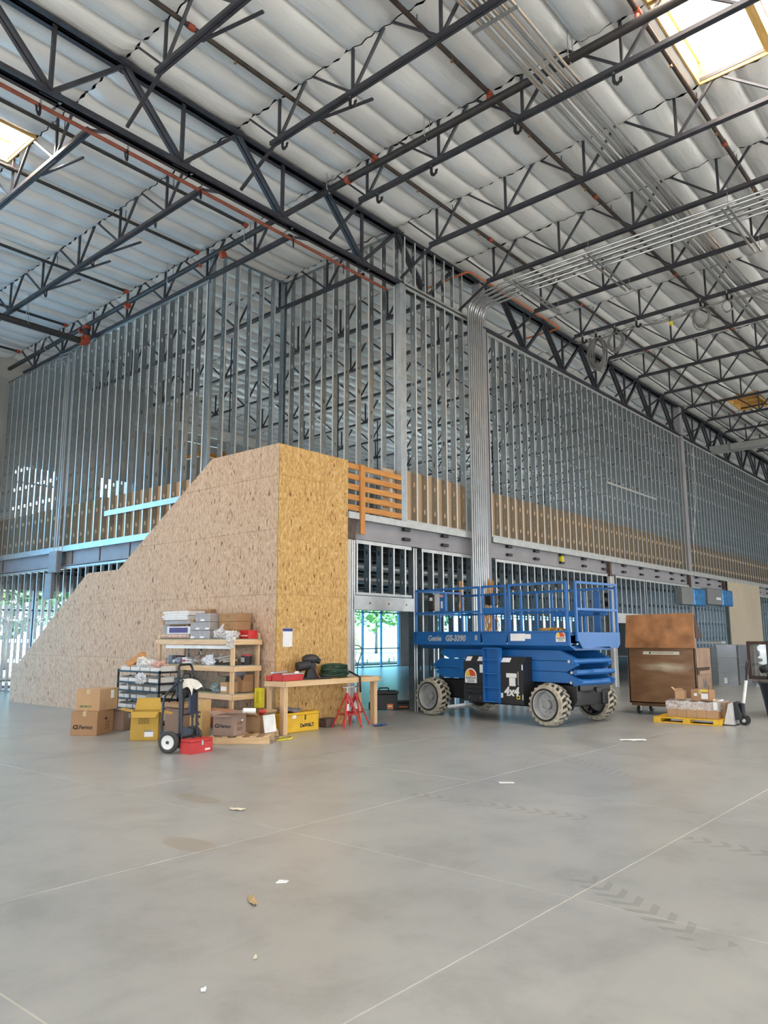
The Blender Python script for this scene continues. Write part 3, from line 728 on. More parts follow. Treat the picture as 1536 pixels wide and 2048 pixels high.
MB().box(.02, .003, 0, 1.85, .05, 5.19).build('dark_backing', M('seam_shade', None), se)
MB().box(-.003, -.02, 0, .0, .0, 5.2).build('corner_edge', M('raw_board_edge', (.36, .27, .06), .8), se)
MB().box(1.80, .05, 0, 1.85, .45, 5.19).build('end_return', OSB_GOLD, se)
MB().box(.05, .5, 3.05, 1.6, 5.6, 3.13).build('landing', LUMBER_Y, se)
# --- site-built guard rail
gr = thing('guard_rail', 'orange timber guard rail of five slats on an upright beside the strand board', 'guard rail', (12.08, 10.86, 4.25))
for k in range(5): MB().bev(-.75, .02, .03+.222*k, 1.36, .055, .15+.222*k, .005).build('slat', CEDAR, gr)
MB().bev(-.075, -.025, -.46, .075, .02, 1.05, .006).build('upright', CEDAR_Z, gr)
MB().bev(1.0, .06, 0, 1.09, .10, 1.02, .005).build('upright', M('grey_upright', (.45, .44, .42), .6), gr)
# --- board panel in the lower right wall
pn = MB().bev(36.95, 10.84, 0, 42.1, 10.88, 4.1, .004).build('board_panel', M('tan_wall_board', (.50, .42, .31), .85, 0, .08, .7))
tag(pn, 'large plain tan board panel set in the ground-floor wall at right', 'board panel')

# ================================================================== OVERHEAD SERVICES
def bend(pts, r=.3, n=5):
    """round the corners of a polyline"""
    pts = [Vector(p) for p in pts]; out = [pts[0]]
    for a, b, c in zip(pts, pts[1:], pts[2:]):
        u = (a-b); v = (c-b); d = min(r, u.length*.49, v.length*.49); p = b+u.normalized()*d; q = b+v.normalized()*d
        for k in range(n+1):
            t = k/n; out.append(p*(1-t)**2 + b*2*t*(1-t) + q*t*t)
    out.append(pts[-1]); return out
# --- sprinkler branch lines (along x) with couplings and heads
names = ['nearest the girder in front', 'second in front of the girder', 'third in front of the girder, beside the skylight']
fnames = ['closest behind the girder', 'second behind the girder', 'third behind the girder', 'fourth behind the girder', 'closest to the back wall']
for k, y in enumerate((9.42, 6.66, 3.90)):
    z = zr(y)-.25; t = thing('sprinkler_line', 'thin brown sprinkler branch pipe, %s' % names[k], 'pipe', (10.55, y, z), 0, 'sprinkler branch pipes')
    MB().cyl((-7.5, 0, 0), (40, 0, 0), .042, 10).build('pipe', PIPE_BR, t, 2)
    for x in (-4.2, .25, 4.6, 9.5, 14.4, 19.3, 24.2): MB().cyl((x-.06, 0, 0), (x+.06, 0, 0), .055, 10).build('coupling', REDF, t, 2)
    for x in (-3.3, -.9, 1.7, 4.1, 6.6, 9.0, 11.5, 14, 16.4): MB().lathe([(.016, 0), (.012, -.05), (.03, -.055), (.03, -.062)], (x, 0, -.03), n=8).build('sprinkler_head', M('brass', (.45, .28, .12), .35, .8), t)
    for x in JX: 
        if 4 < x < 40: MB().bar((x-10.55+.1, 0, .03), (x-10.55+.1, 0, .24), .012).build('hanger', STEEL, t)
for k, y in enumerate((13.28, 15.15, 18.35, 21.7, 24.8)):
    z = zr(y)-.44; t = thing('sprinkler_line', 'thin dark sprinkler branch pipe, %s' % fnames[k], 'pipe', (10.55, y, z+.14), 0, 'sprinkler branch pipes')
    MB().cyl((-9, 0, 0), (.15, 0, 0), .038, 10).build('pipe', PIPE_B, t, 2)
    for x in (-4.5, .1): MB().cyl((x-.06, 0, 0), (x+.06, 0, 0), .055, 10).build('coupling', REDF if x > 0 else PIPE_B, t, 2)
    for x in (3.71, 6.15, 8.59): MB().bar((x-10.55+.1, 0, .03), (x-10.55+.1, 0, .40), .012).build('hanger', STEEL, t)
# --- main
t = thing('sprinkler_main', 'thick black sprinkler main with red couplings crossing below the roof joists', 'pipe', (10.78, 11.05, 10.80))
zm = lambda y: (.23 if y < .5 else .05)-.02*y
MB().tube([(0, -14, zm(-14)), (0, -.4, zm(-.4))], .075, 14).build('pipe', PIPE_B, t, 2)
MB().tube([(0, -.4, zm(-.4)), (0, 14.6, zm(14.6))], .065, 14).build('pipe', PIPE_B, t, 2)
for y in (-.95, 3.2, 7.4, 9.9): MB().cyl((0, y-.05, zm(y)), (0, y+.05, zm(y)), .09, 14).build('coupling', REDF, t, 2)
for y in (-1.63, -4.39, -7.15, 4.1, 7.3, 10.65): MB().cyl((0, y, zm(y)), (0, y, zm(y)+.14), .04, 10).build('riser', REDF, t, 2)
for y in (-12.5, -9, -6, -3, -.4, 2.3, 5.4, 9.5, 12): MB().tube([(-.09, y, zm(y)+.55), (-.085, y, zm(y)), (0, y, zm(y)-.085), (.085, y, zm(y)), (.09, y, zm(y)+.55)], .009, 6).build('hanger', COND, t)
t = thing('cross_main', 'thick black pipe from the left edge ending in a red elbow', 'pipe', (10.78, 20.62, 10.20))
MB().cyl((-8, 0, 0), (-.10, 0, 0), .095, 14).build('pipe', PIPE_B, t, 2)
MB().tube(bend([(-.2, 0, 0), (0, 0, 0), (0, 0, .18)], .12), .13, 14).build('elbow', REDF, t, 2)
MB().cyl((0, 0, .15), (0, 0, .42), .095, 14).build('riser', PIPE_B, t, 2); MB().cyl((0, 0, .40), (0, 0, .48), .13, 14).build('flange', REDF, t, 2)
for x in (-1.75, -5): MB().tube([(x, 0, .9), (x, .1, .02), (x, 0, -.1), (x, -.1, .02), (x, 0, .9)], .01, 6).build('hanger', COND, t)
# --- rust red pipe under the girder
t = thing('red_pipe', 'rust red pipe running just under the girder at upper left', 'pipe', (2.5, 11.27, 9.97))
MB().cyl((0, 0, 0), (10.9, 0, -.06), .035, 10).build('pipe', PIPE_R, t, 2)
for x in (2.6, 5.1, 7.6, 10.0): MB().box(x-.02, -.3, .035, x+.02, .05, .055).build('clamp', COND, t)
# --- orange loop
op = MB().tube(bend([(16.1, 12.1, 11.16), (16.1, 10.69, 11.22), (21.2, 10.69, 11.24), (21.2, 12.2, 11.2)], .12, 4), .03, 10).build('orange_pipe', ORANGE, None, 2)
tag(op, 'orange plastic pipe making a square loop around the girder', 'pipe')
# --- conduits
for k in range(8):
    x = 15.95+.115*k; z = 10.46 if k % 2 else 10.50; xv = 16.12+.095*k
    o = MB().tube(bend([(x, -6, 10.62-.0), (x, 9.4, z), (xv, 10.76, z-.06), (xv, 10.76, .0)], .42, 6), .027, 8).build('conduit', COND, None, 2)
    tag(o, '%s bright conduit from the left in the bundle bending down the column' % ORD[k], 'conduit', 'conduits bending down the column')
for k in range(9):
    y = 5.02+.075*k; zz = 10.83 if k % 2 else 10.86
    pts = [(5, y, zz), (21.6, y, zz), (24.2, y-1.2, 10.55)] if k < 5 else [(5, y, zz), (26, y, zz)]
    o = MB().tube(bend(pts, 1.2, 6), .024, 8).build('conduit', COND, None, 2)
    tag(o, '%s conduit of the long bundle running under the roof, counted from the skylight side' % ORD[k], 'conduit', 'conduit bundle under the roof')
sl = ['nearest the column', 'in the middle of the run', 'farthest out toward the skylight']
for k, y in enumerate((9.2, 7.2, 4.1)):
    s = thing('strut_rack', 'galvanized strut rack under the conduits, %s' % sl[k], 'strut', (15.80, y, 10.385), 0, 'strut racks')
    mb = MB(); mb.box(0, -.02, 0, 2.44, -.016, .04); mb.box(0, .016, 0, 2.44, .02, .04); mb.box(0, -.02, 0, 2.44, .02, .004); mb.build('channel', COND, s)
    mb = MB(); mb.box(0, .10, 0, 2.44, .14, .04); mb.build('channel', COND, s)
    for x in (.05, 2.39): MB().cyl((x, 0, 0), (x, 0, .35), .007, 6).build('rod', COND, s)
for k, (x, lb) in enumerate(((8.9, 'near the top edge'), (13.5, 'beside the second joist crossing'), (18.5, 'further along'))):
    s = MB().box(x-.02, 4.95, 10.76, x+.02, 5.75, 10.80).build('strut_bar', COND); tag(s, 'short strut bar carrying the long conduit bundle, %s' % lb, 'strut', 'strut bars under the long bundle')
# left wall conduits
for k, (y, zt) in enumerate(((22.05, 10.06), (21.82, 10.16), (21.60, 10.26))):
    o = MB().tube(bend([(10.95, y+.9, zt+.05), (10.95, y, zt), (10.95, y-.02*k, 4.13)], .35, 6), .022, 8).build('conduit', COND, None, 2)
    tag(o, '%s thin conduit going down the left stud wall, counted from the left' % ORD[k], 'conduit', 'conduits on the left stud wall')
b = thing('junction_box', 'grey metal junction box at the foot of the left wall conduits', 'box', (10.88, 21.8, 3.5)); 
MB().bev(-.08, -.25, 0, .06, .25, .62, .008).build('body', STEEL_G, b); MB().bev(-.09, -.23, .02, -.08, .23, .60, .004).build('cover', M('grey_box_cover', (.28, .28, .30), .5), b)
b2 = thing('panel_box', 'plain grey panel below the junction box on the left studs', 'box', (10.9, 22.1, 2.75)); MB().bev(-.05, -.2, 0, .06, .2, .75, .006).build('body', STEEL_G, b2); MB().box(-.054, -.18, .02, -.05, .18, .73).build('cover', M('grey_box_cover', None), b2)
t = thing('drain_pipe', 'white plastic drain pipe with elbow on the concrete wall at left edge', 'pipe', (10.45, 26.05, 0))
MB().cyl((.02, 0, 0), (.02, 0, 10.1), .085, 12).build('pipe', WHITE, t, 2); MB().tube(bend([(.02, 0, 9.95), (.05, 0, 10.3), (-.6, 0, 10.35)], .2), .11, 12).build('elbow', WHITE, t, 2)
MB().cyl((-.5, 0, 10.35), (-4, 0, 10.4), .085, 12).build('pipe', WHITE, t, 2)
w = MB().tube([(10.62, 26.15, 9.6), (10.60, 26.12, 5), (10.6, 26.12, .3)], .008, 6).build('wall_cable', WHITE); tag(w, 'thin white cable hanging down the concrete wall', 'cable')
# --- cable hooks
def hook_mesh():
    mb = MB(); pr = [(0, .14), (0, 0), (-.03, -.06), (-.09, -.06), (-.12, -.02), (-.12, .03)]
    for a, b in zip(pr, pr[1:]): mb.bar((0, a[0], a[1]), (0, b[0], b[1]), .06, .014, (1, 0, 0))
    return mb.mesh('hook', BLACK)
hm = hook_mesh(); clip_me = MB().box(-.015, -.015, .13, .015, .015, .22).mesh('clip', COND)
hooks = [(4.88, 11.24, 9.82, 'girder, nearest the left edge'), (6.42, 11.24, 9.82, 'girder, second from the left edge'), (7.96, 11.24, 9.82, 'girder, third from the left edge'), (10.32, 11.24, 9.80, 'girder, left of the stud wall corner'), (11.86, 11.24, 9.80, 'girder, closest to the stud wall corner'),
         (8.59, 9.7, 10.48, 'first joist end next to the girder'), (8.59, 8.02, 10.50, 'first joist halfway to the top edge'), (8.59, 13.72, 10.42, 'joist behind the girder at left'), (8.59, 16.3, 10.36, 'joist behind the girder, second at left'), (8.59, 18.6, 10.30, 'joist behind the girder, near the left edge'),
         (11.03, 9.52, 10.47, 'joist under the black main, near the girder'), (11.03, 8.14, 10.5, 'joist under the black main, second'), (11.03, 6.28, 10.53, 'joist under the black main, third'), (11.03, 4.43, 10.56, 'joist under the black main, below the skylight'),
         (20.7, 9.72, 10.40, 'joist with cable coils, at the girder'), (20.7, 9.29, 10.40, 'joist holding the biggest cable coil'), (20.7, 8.70, 10.42, 'joist holding the small ring coil'), (20.7, 8.05, 10.45, 'joist between the two groups of coils'), (20.7, 6.25, 10.52, 'joist holding the oval grey coil'), (20.7, 5.56, 10.54, 'joist holding the thin single loop')]
for x, y, z, lb in hooks:
    h = thing('cable_hook', 'black cable hook hung on the %s' % lb, 'hook', (x+(.0 if x < 20 else 0), y, z), 0 if y < 11.2 else R(-50), 'black cable hooks')
    mk('hook', hm, h); mk('clip', clip_me, h)
# --- coils of cable
CAB = M('grey_cable', (.24, .23, .225), .6, 0, .25, 30)
def coil(label, y, z, ry, rz, loops, seed, sp=.05):
    rnd = random.Random(seed); mb = MB()
    for k in range(loops):
        a, b = ry*rnd.uniform(.75, 1.1), rz*rnd.uniform(.85, 1.1); dx = rnd.uniform(-sp, sp); dy = rnd.uniform(-sp, sp)*.8
        mb.tube([(dx+.03*math.sin(3*t+k), dy+a*math.sin(t), -b+b*math.cos(t)) for t in [2*math.pi*i/18 for i in range(18)]], .013, 6, closed=True)
    o = mb.build('cable_coil', CAB, None, 1, (20.72, y, z)); tag(o, label, 'cable coil', 'coils of grey cable')
coil('largest drooping coil of grey cable hanging from joist beside the girder', 9.29, 10.37, .26, .46, 16, 1, .10)
coil('round ring coil of grey cable next to the largest coil', 8.70, 10.40, .24, .28, 8, 2, .03)
coil('oval coil of grey cable hanging at the right side', 6.25, 10.48, .22, .30, 8, 3, .04)
coil('single thin loop of cable hanging rightmost', 5.56, 10.50, .17, .19, 2, 4, .01)
ca = MB()
for k in range(3):
    pts = []; st = [(9.95, 10.40), (9.29, 10.37), (8.70, 10.40), (8.05, 10.43), (6.25, 10.47), (5.56, 10.51), (3.5, 10.55)]
    for (a, za), (b, zb) in zip(st, st[1:]):
        for i in range(6):
            u = i/6; pts.append((20.72+.012*k, a+(b-a)*u, za+(zb-za)*u-(.05+.035*k)*abs(b-a)*4*u*(1-u)*.5))
    ca.tube(pts, .011, 6)
tag(ca.build('hung_cable', CAB, None, 1), 'grey cables draped between the black hooks under the roof', 'cable')
wcol = MB().tube([(33.9, 10.93, 10.02), (33.3, 10.80, 9.6), (33.2, 10.8, 7.3), (32.7, 10.82, 5.6), (32.75, 10.85, 4.25)], .012, 6).build('dangling_cable', WHITE, None, 1); tag(wcol, 'pale cable dangling down the far column', 'cable')
ty = MB().box(20.74, 7.05, 10.22, 20.80, 7.13, 10.32).build('yellow_tag', YELB); tag(ty, 'small yellow marker on the joist beyond the coils', 'tag')
dk = thing('flat_duct', 'flat grey duct end sticking out from the girder at far right', 'duct', (36.5, 10.1, 10.0)); MB().bev(-.3, -3.2, 0, .3, .9, .28, .01).build('body', GALV_B, dk); MB().box(-.34, -.02, -.02, .34, .02, .30).build('flange', GALV, dk)
# stubs of bridging left on the joists
for k, (x, y, s) in enumerate(((8.63, 15.9, 'left, upper'), (8.63, 17.2, 'left, middle'), (8.63, 18.6, 'left, lower'), (6.2, 14.0, 'far left'), (8.63, 8.9, 'right of the girder'), (6.2, 8.9, 'top'))):
    z = zr(y)-.90; b = MB().bar((x, y, z), (x+.24, y-1.15, z), .05, .03).build('bridging_angle', STEEL); tag(b, 'short dark bridging angle left under a joist, %s' % s, 'brace', 'loose bridging angles')

# ================================================================== THINGS ON THE FLOOR
FRONT_Y, FRONT_X = (R(90), 0, 0), (R(90), 0, R(-90))     # lettering on faces looking to -y and to -x
def text(body, size, loc, rot, mat, parent, name='lettering', bold=0., shear=0., align='LEFT', sx=1.):
    c = bpy.data.curves.new(name, 'FONT'); c.body = body; c.size = size; c.extrude = .0012; c.offset = bold; c.shear = shear; c.align_x = align
    c.resolution_u = 3; c.materials.append(mat)
    o = bpy.data.objects.new(name, c); COL.objects.link(o); o.location = loc; o.rotation_euler = rot; o.scale = (sx, 1, 1); o.parent = parent; return o
def marks(parent, face, a, z, rows, s, mat, seed=0, wid=.2):
    """small print too blurred to read: rows of short ink strokes on a face looking to -y or -x"""
    rn = random.Random(seed); mb = MB()
    for r in range(rows):
        q = 0.
        while q < wid:
            w = rn.uniform(.6, 2.2)*s; w = min(w, wid-q+.001); u0, u1 = a+q, a+q+w; z0 = z-r*s*1.7
            if face == '-y': mb.box(u0, -.0015, z0, u1, 0, z0+s)
            else: mb.box(-.0015, 2*a-u1, z0, 0, 2*a-u0, z0+s)
            q += w+.45*s
    o = mb.build('print_mark', mat, parent); o['kind'] = 'stuff'; return o
def panel_y(x0, z0, x1, z1, y, mat, parent, name='decal', t=.004): return MB().box(x0, y-t, z0, x1, y, z1).build(name, mat, parent)

# ------------------------------------------------------------------ scissor lift
lift = thing('scissor_lift', 'blue scissor lift with guard rails and dusty treaded tyres', 'scissor lift', (13.4, 10.12, 0), R(-97.13))
def wheel(x, y, out):
    """out = -1: hub side looks to -y"""
    r, w = .395, .34; ax = (0, 1, 0)
    prof = [(.255, 0), (.30, .012), (.345, .03), (.365, .07), (.365, w-.07), (.345, w-.03), (.30, w-.012), (.255, w)]
    mb = MB(); mb.lathe(prof, (x, y, r), ax, 32, False)
    tire = mb.build('wheel', RUBBER, lift, 2)
    tr = MB(); n = 20
    for k in range(n):
        for side in (0, 1):
            a0 = 2*math.pi*(k+.5*side)/n; pts = []
            for (t, da) in ((.02, 0), (.5, .16), (.62, .16)):
                yy = y + (t*w*.8 if side == 0 else w-t*w*.8); pts.append((a0+da, yy))
            for (aa, ya), (ab, yb) in zip(pts, pts[1:]):
                q = []
                for rr in (.350, r):
                    for (an, yc, wd) in ((aa, ya, -.065), (aa, ya, .065), (ab, yb, .065), (ab, yb, -.065)):
                        rq = rr if abs(yc-y-w/2) < w*.42 else rr-.03
                        q.append((x+rq*math.cos(an+wd), yc, r+rq*math.sin(an+wd)))
                tr.add(q, [(3,2,1,0),(4,5,6,7),(0,1,5,4),(1,2,6,5),(2,3,7,6),(3,0,4,7)])
    tr.lathe([(.30, .008), (.352, .028), (.362, .06), (.362, w-.06), (.352, w-.028), (.30, w-.008)], (x, y, r), ax, 32, False)
    tr.build('tread', TREAD, tire)
    f = y if out < 0 else y+w; s = 1 if out < 0 else -1
    rim = MB().lathe([(.262, s*-.004), (.245, s*.0), (.235, s*.03), (.225, s*.12), (.10, s*.13), (.0, s*.13)], (x, f, r), ax, 28, False); rim.build('rim', RIM, tire, 2)
    hub = MB().lathe([(.085, s*.14), (.085, s*.06), (.06, s*.045), (0, s*.045)], (x, f, r), ax, 20, False)
    hub.build('hub', M('grey_hub', (.30, .30, .29), .6), tire, 2)
    nb = MB()
    for k in range(9):
        a = 2*math.pi*k/9; c = (x+.15*math.cos(a), f+s*.125, r+.15*math.sin(a)); nb.cyl(c, (c[0], c[1]-s*.015, c[2]), .012, 6)
    nb.build('wheel_nuts', RIM, tire)
wheel(-.05, 0, -1); wheel(2.95, 0, -1); wheel(-.02, 1.62, 1); wheel(2.92, 1.62, 1)
# chassis
mb = MB(); mb.bev(-.25, .42, .36, 3.35, .60, .76, .02); mb.bev(-.25, 1.36, .36, 3.35, 1.54, .76, .02); mb.bev(-.2, .55, .42, .2, 1.4, .72, .02); mb.bev(2.8, .55, .36, 3.3, 1.4, .72, .02); mb.bev(.9, .4, .30, 2.5, 1.5, .70, .03)
mb.build('chassis', BLACK, lift)
for x in (-.03, 2.93): MB().cyl((x, .3, .39), (x, 1.66, .39), .07, 12).build('axle', BLACK, lift, 2)
MB().bev(3.30, .48, .64, 3.42, 1.50, .78, .01).build('bumper', BLACK, lift); MB().bev(3.42, .95, .60, 3.47, 1.12, .70, .01).build('step_bracket', BLACK, lift)
MB().prism([(2.6, .74), (3.42, .74), (3.42, .50), (3.30, .30), (3.18, .30), (3.05, .50), (2.6, .5)], (0, .36, 0), (1, 0, 0), (0, 0, 1), (0, .03, 0)).build('wheel_guard', BLACK, lift)
# side pods
def pod(x0, x1, nm, top):
    o = MB().prism([(.06, .36), (.42, .36), (.42, top+.01), (.17, top+.01), (.06, top-.13)], (x0, 0, 0), (0, 1, 0), (0, 0, 1), (x1-x0, 0, 0)).build(nm, BLACKM, lift); return o
p1 = pod(.93, 1.46, 'control_pod', 1.25); p2 = pod(1.87, 2.44, 'engine_pod', 1.24)
text('4x4', .235, (1.97, .056, .52), FRONT_Y, WHITE, p2, 'lettering', .008, .15)
def slant(p, x0, x1, top, t0=.25, t1=.85):
    y0, z0, y1, z1 = .06, top-.13, .17, top+.01; a = (y0+(y1-y0)*t0, z0+(z1-z0)*t0); b = (y0+(y1-y0)*t1, z0+(z1-z0)*t1)
    MB().add([(x0, a[0]-.004, a[1]+.003), (x1, a[0]-.004, a[1]+.003), (x1, b[0]-.004, b[1]+.003), (x0, b[0]-.004, b[1]+.003)], [(0, 1, 2, 3)]).build('decal', PAPER, p)
slant(p1, .96, 1.10, 1.25); slant(p1, 1.27, 1.44, 1.25); slant(p2, 1.89, 2.10, 1.24)
panel_y(1.36, .93, 1.44, 1.09, .06, PAPER, p1); panel_y(2.03, .86, 2.28, .94, .06, PAPER, p2); panel_y(2.10, .70, 2.25, .855, .06, PAPER, p2); panel_y(1.88, .47, 1.94, .56, .06, PAPER, p2)
panel_y(2.27, .46, 2.35, .53, .06, YELB, p2); panel_y(2.285, .475, 2.335, .515, .057, BLACK, p2)
for z in (.50, 1.06): MB().cyl((2.425, .05, z-.05), (2.425, .05, z+.05), .012, 8).build('hinge', COND, p2)
MB().bar((2.33, .045, .72), (2.33, .045, .98), .02, .012, (0, 1, 0)).build('latch', COND, p2)
for k in range(3): MB().box(1.05, .05, .50+.09*k, 1.40, .06, .54+.09*k).build('louvre', BLACK, p1)
for x, z in ((1.08, .44), (1.36, .44)): MB().cyl((x, .052, z), (x, .06, z), .012, 8).build('bolt', COND, p1)
# rental sticker: half round sun badge
def badge(parent, cx, z, w, y):
    h = w*.52; n = 14
    arc = lambda rr, a0, a1, m: [(cx+rr*math.cos(a0+(a1-a0)*i/m), z+h*.85+rr*math.sin(a0+(a1-a0)*i/m)) for i in range(m+1)]
    MB().prism([(cx-w/2, z), (cx+w/2, z)]+arc(w/2, 0, math.pi, n), (0, y, 0), (1, 0, 0), (0, 0, 1), (0, -.003, 0)).build('badge', PAPER, parent)
    zb = z+h*.85
    MB().prism(arc(w*.42, 0, math.pi, n), (0, y-.003, 0), (1, 0, 0), (0, 0, 1), (0, -.001, 0)).build('badge_sun', M('badge_red', (.62, .07, .02), .5), parent)
    MB().prism([(cx-w*.05, zb)]+arc(w*.40, R(110), R(178), 6), (0, y-.004, 0), (1, 0, 0), (0, 0, 1), (0, -.001, 0)).build('badge_rays', M('badge_yellow', (.85, .55, .02), .5), parent)
    text('SUNSTATE', w*.20, (cx, y-.003, z+h*.48), FRONT_Y, INK, parent, 'lettering', .0015, 0, 'CENTER', .9)
    for q in (.30, .12): MB().box(cx-w*.30, y-.0045, z+h*q, cx+w*.30, y-.003, z+h*(q+.07)).build('print_mark', INK, parent)
badge(p1, 1.12, .72, .31, .06)
# ladder
ld = MB(); ld.box(1.47, .02, .36, 1.495, .12, 1.42); ld.box(1.865, .02, .36, 1.89, .12, 1.42); ld.box(1.49, .12, .36, 1.87, .13, 1.42); ladder = ld.build('ladder', BLUE, lift)
for z in (.37, .64, .91, 1.18, 1.40): MB().box(1.49, .02, z, 1.87, .13, z+.025).build('rung', BLUE, ladder)
# scissor stack
for yy in (.34, 1.44):
    for k, (z0, z1) in enumerate(((.79, .985), (.995, 1.185), (1.195, 1.385))):
        a, b = ((-.12, 3.52), (-.22, 3.46), (.0, 3.40))[k]
        tp = ((a, z0+.10), (a+.25, z0), (b-.03, z0), (b, z0+.05), (b-.30, z1), (a+.12, z1)) if k != 1 else ((a, z0+.05), (a+.16, z0), (b-.22, z0), (b, z0+.12), (b-.1, z1), (a+.25, z1))
        MB().prism(tp, (0, yy, 0), (1, 0, 0), (0, 0, 1), (0, .10, 0)).build('scissor_arm', BLUE, lift)
for z, x, r in ((.80, 3.42, .06), (.985, 3.44, .05), (1.185, 3.38, .055), (1.0, -.1, .05)): MB().cyl((x, .30, z), (x, 1.58, z), r, 14).build('cross_tube', BLUE, lift, 2)
for z, x in ((.80, 3.36), (.985, 3.38), (1.185, 3.33), (.99, -.12)): MB().cyl((x, .33, z), (x, .27, z), .028, 10).build('pivot_pin', M('chrome_pin', (.6, .6, .58), .3, .9), lift, 2)
MB().tube([(3.47, .75, .985), (3.50, .75, .99), (3.50, 1.25, .99), (3.47, 1.25, .985)], .055, 12).build('hydraulic_cylinder', BLUE, lift, 2)
MB().box(.10, .44, .78, 3.2, 1.44, .82).build('inner_frame', BLUE, lift)
# platform
mb = MB(); mb.box(-.63, .22, 1.66, 3.42, 1.78, 1.70); mb.build('deck', M('deck_blue', (.02, .10, .28), .6), lift)
for (x0, y0, x1, y1, nm) in ((-.63, .20, 1.27, .23, 'skirt'), (1.33, .20, 1.93, .23, 'gate_kick_plate'), (1.98, .20, 3.42, .23, 'skirt'), (-.63, 1.77, 3.42, 1.80, 'skirt'), (-.66, .20, -.63, 1.80, 'skirt')):
    sk = MB().box(x0, y0, 1.50, x1, y1, 1.725).build(nm, BLUE, lift)
    if nm == 'skirt' and x0 < -.6 and x1 > 1: text('Genie', .165, (-.22, .198, 1.555), FRONT_Y, WHITE, sk, 'lettering', .005, .12, 'LEFT', 1.0); text('GS-3390', .165, (.30, .198, 1.555), FRONT_Y, WHITE, sk, 'lettering', .008, .15, 'LEFT', .98); panel_y(1.13, 1.57, 1.19, 1.67, .20, PAPER, sk)
    if nm == 'skirt' and x0 > 1.9: panel_y(2.05, 1.56, 2.40, 1.70, .20, PAPER, sk); panel_y(2.40, 1.60, 2.54, 1.69, .20, PAPER, sk); badge(sk, 3.22, 1.545, .21, .20)
MB().bev(-.66, .185, 1.47, 3.43, .235, 1.51, .006).build('lower_rail', BLUE, lift); MB().bev(-.66, .19, 1.715, 3.42, .24, 1.75, .006).build('toe_rail', BLUE, lift)
MB().prism([(.22, 1.47), (1.78, 1.47), (1.60, 1.385), (.40, 1.385)], (-.55, 0, 0), (0, 1, 0), (0, 0, 1), (3.95, 0, 0)).build('platform_base', BLUE, lift)
MB().prism([(.34, 1.72), (1.80, 1.72), (1.80, 1.50), (1.72, 1.42), (1.45, 1.42), (1.42, 1.45), (.90, 1.45), (.86, 1.42), (.50, 1.42), (.34, 1.60)], (3.47, 0, 0), (0, 1, 0), (0, 0, 1), (.03, 0, 0)).build('extension_panel', BLUE, lift)
def post(x, y, z1=2.65, s=.05): MB().bev(x-s/2, y-s/2, 1.55, x+s/2, y+s/2, z1, .008).build('rail_post', BLUE, lift)
def rail(p, q, s=.045): MB().bar(p, q, s, s).build('guard_rail', BLUE, lift)
for x in (-.60, 1.245, 2.02, 3.36): post(x, .225)
for x in (1.33, 1.92): post(x, .225, 2.65, .04)
for x in (-.60, .35, .75, 1.55, 1.95, 2.30, 2.75, 3.36): post(x, 1.76, 2.62 if x in (.35, 1.55) else 2.55)
post(3.47, .36); post(3.47, 1.76); post(2.25, .30, 2.55); post(-.61, 1.0, 2.6)
for z in (2.65, 2.15):
    rail((-.62, .225, z), (1.26, .225, z)); rail((2.0, .225, z), (3.38, .225, z)); rail((-.62, 1.76, z-.06 if z > 2.5 else z), (3.46, 1.76, z-.06 if z > 2.5 else z)); rail((-.61, .225, z), (-.61, 1.76, z)); rail((3.47, .36, z), (3.47, 1.77, z))
rail((1.31, .225, 2.65), (1.94, .225, 2.65)); MB().bev(1.31, .21, 2.10, 1.94, .24, 2.22, .008).build('gate_rail', BLUE, lift)
for x in (2.52, 2.98): MB().bev(x, 1.70, 1.72, x+.16, 1.74, 2.55, .01).build('extension_upright', M('deck_blue', None), lift)
MB().bev(2.0, 1.70, 2.05, 3.3, 1.74, 2.13, .01).build('extension_rail', BLUE, lift)
cb = MB().bev(-.27, .24, 2.20, -.07, .34, 2.56, .025).build('control_case', BLACKM, lift); panel_y(-.19, 2.42, -.11, 2.49, .24, PAPER, cb)
dc = MB().bev(-.07, .26, 2.18, .25, .34, 2.57, .01).build('document_box', BLUE, lift); panel_y(-.06, 2.19, .09, 2.57, .26, M('decal_grey', (.6, .6, .6), .6), dc); panel_y(.13, 2.25, .18, 2.40, .26, PAPER, dc); panel_y(.07, 2.49, .2, 2.54, .26, M('decal_red', (.7, .35, .28), .6), dc)
for x in (2.05, 2.62, 3.1): MB().bev(x, .24, 2.56, x+.08, .30, 2.66, .01).build('rail_latch', BLACKM, lift)
# rag heap of straps on the deck
LEATH = M('tan_leather_strap', (.50, .26, .055), .7, 0, .35, 14)
mb = MB()
for k in range(14):
    rn = random.Random(k); x = .1+.045*k; mb.tube([(x+rn.uniform(-.1, .1), rn.uniform(-.12, .12), .03+rn.uniform(0, .06)) for q in range(4)], rn.uniform(.02, .035), 6)
hp = mb.build('safety_harness', LEATH, None, 1); hp.parent = None
hp.location = (12.98, 7.62, 1.705); hp.location = (13.4-.124*2.35+.992*.62, 10.12-.992*2.35-.124*.62, 1.705); hp.rotation_euler = (0, 0, R(-97.13)); tag(hp, 'tan safety harness heaped on the lift platform', 'harness')
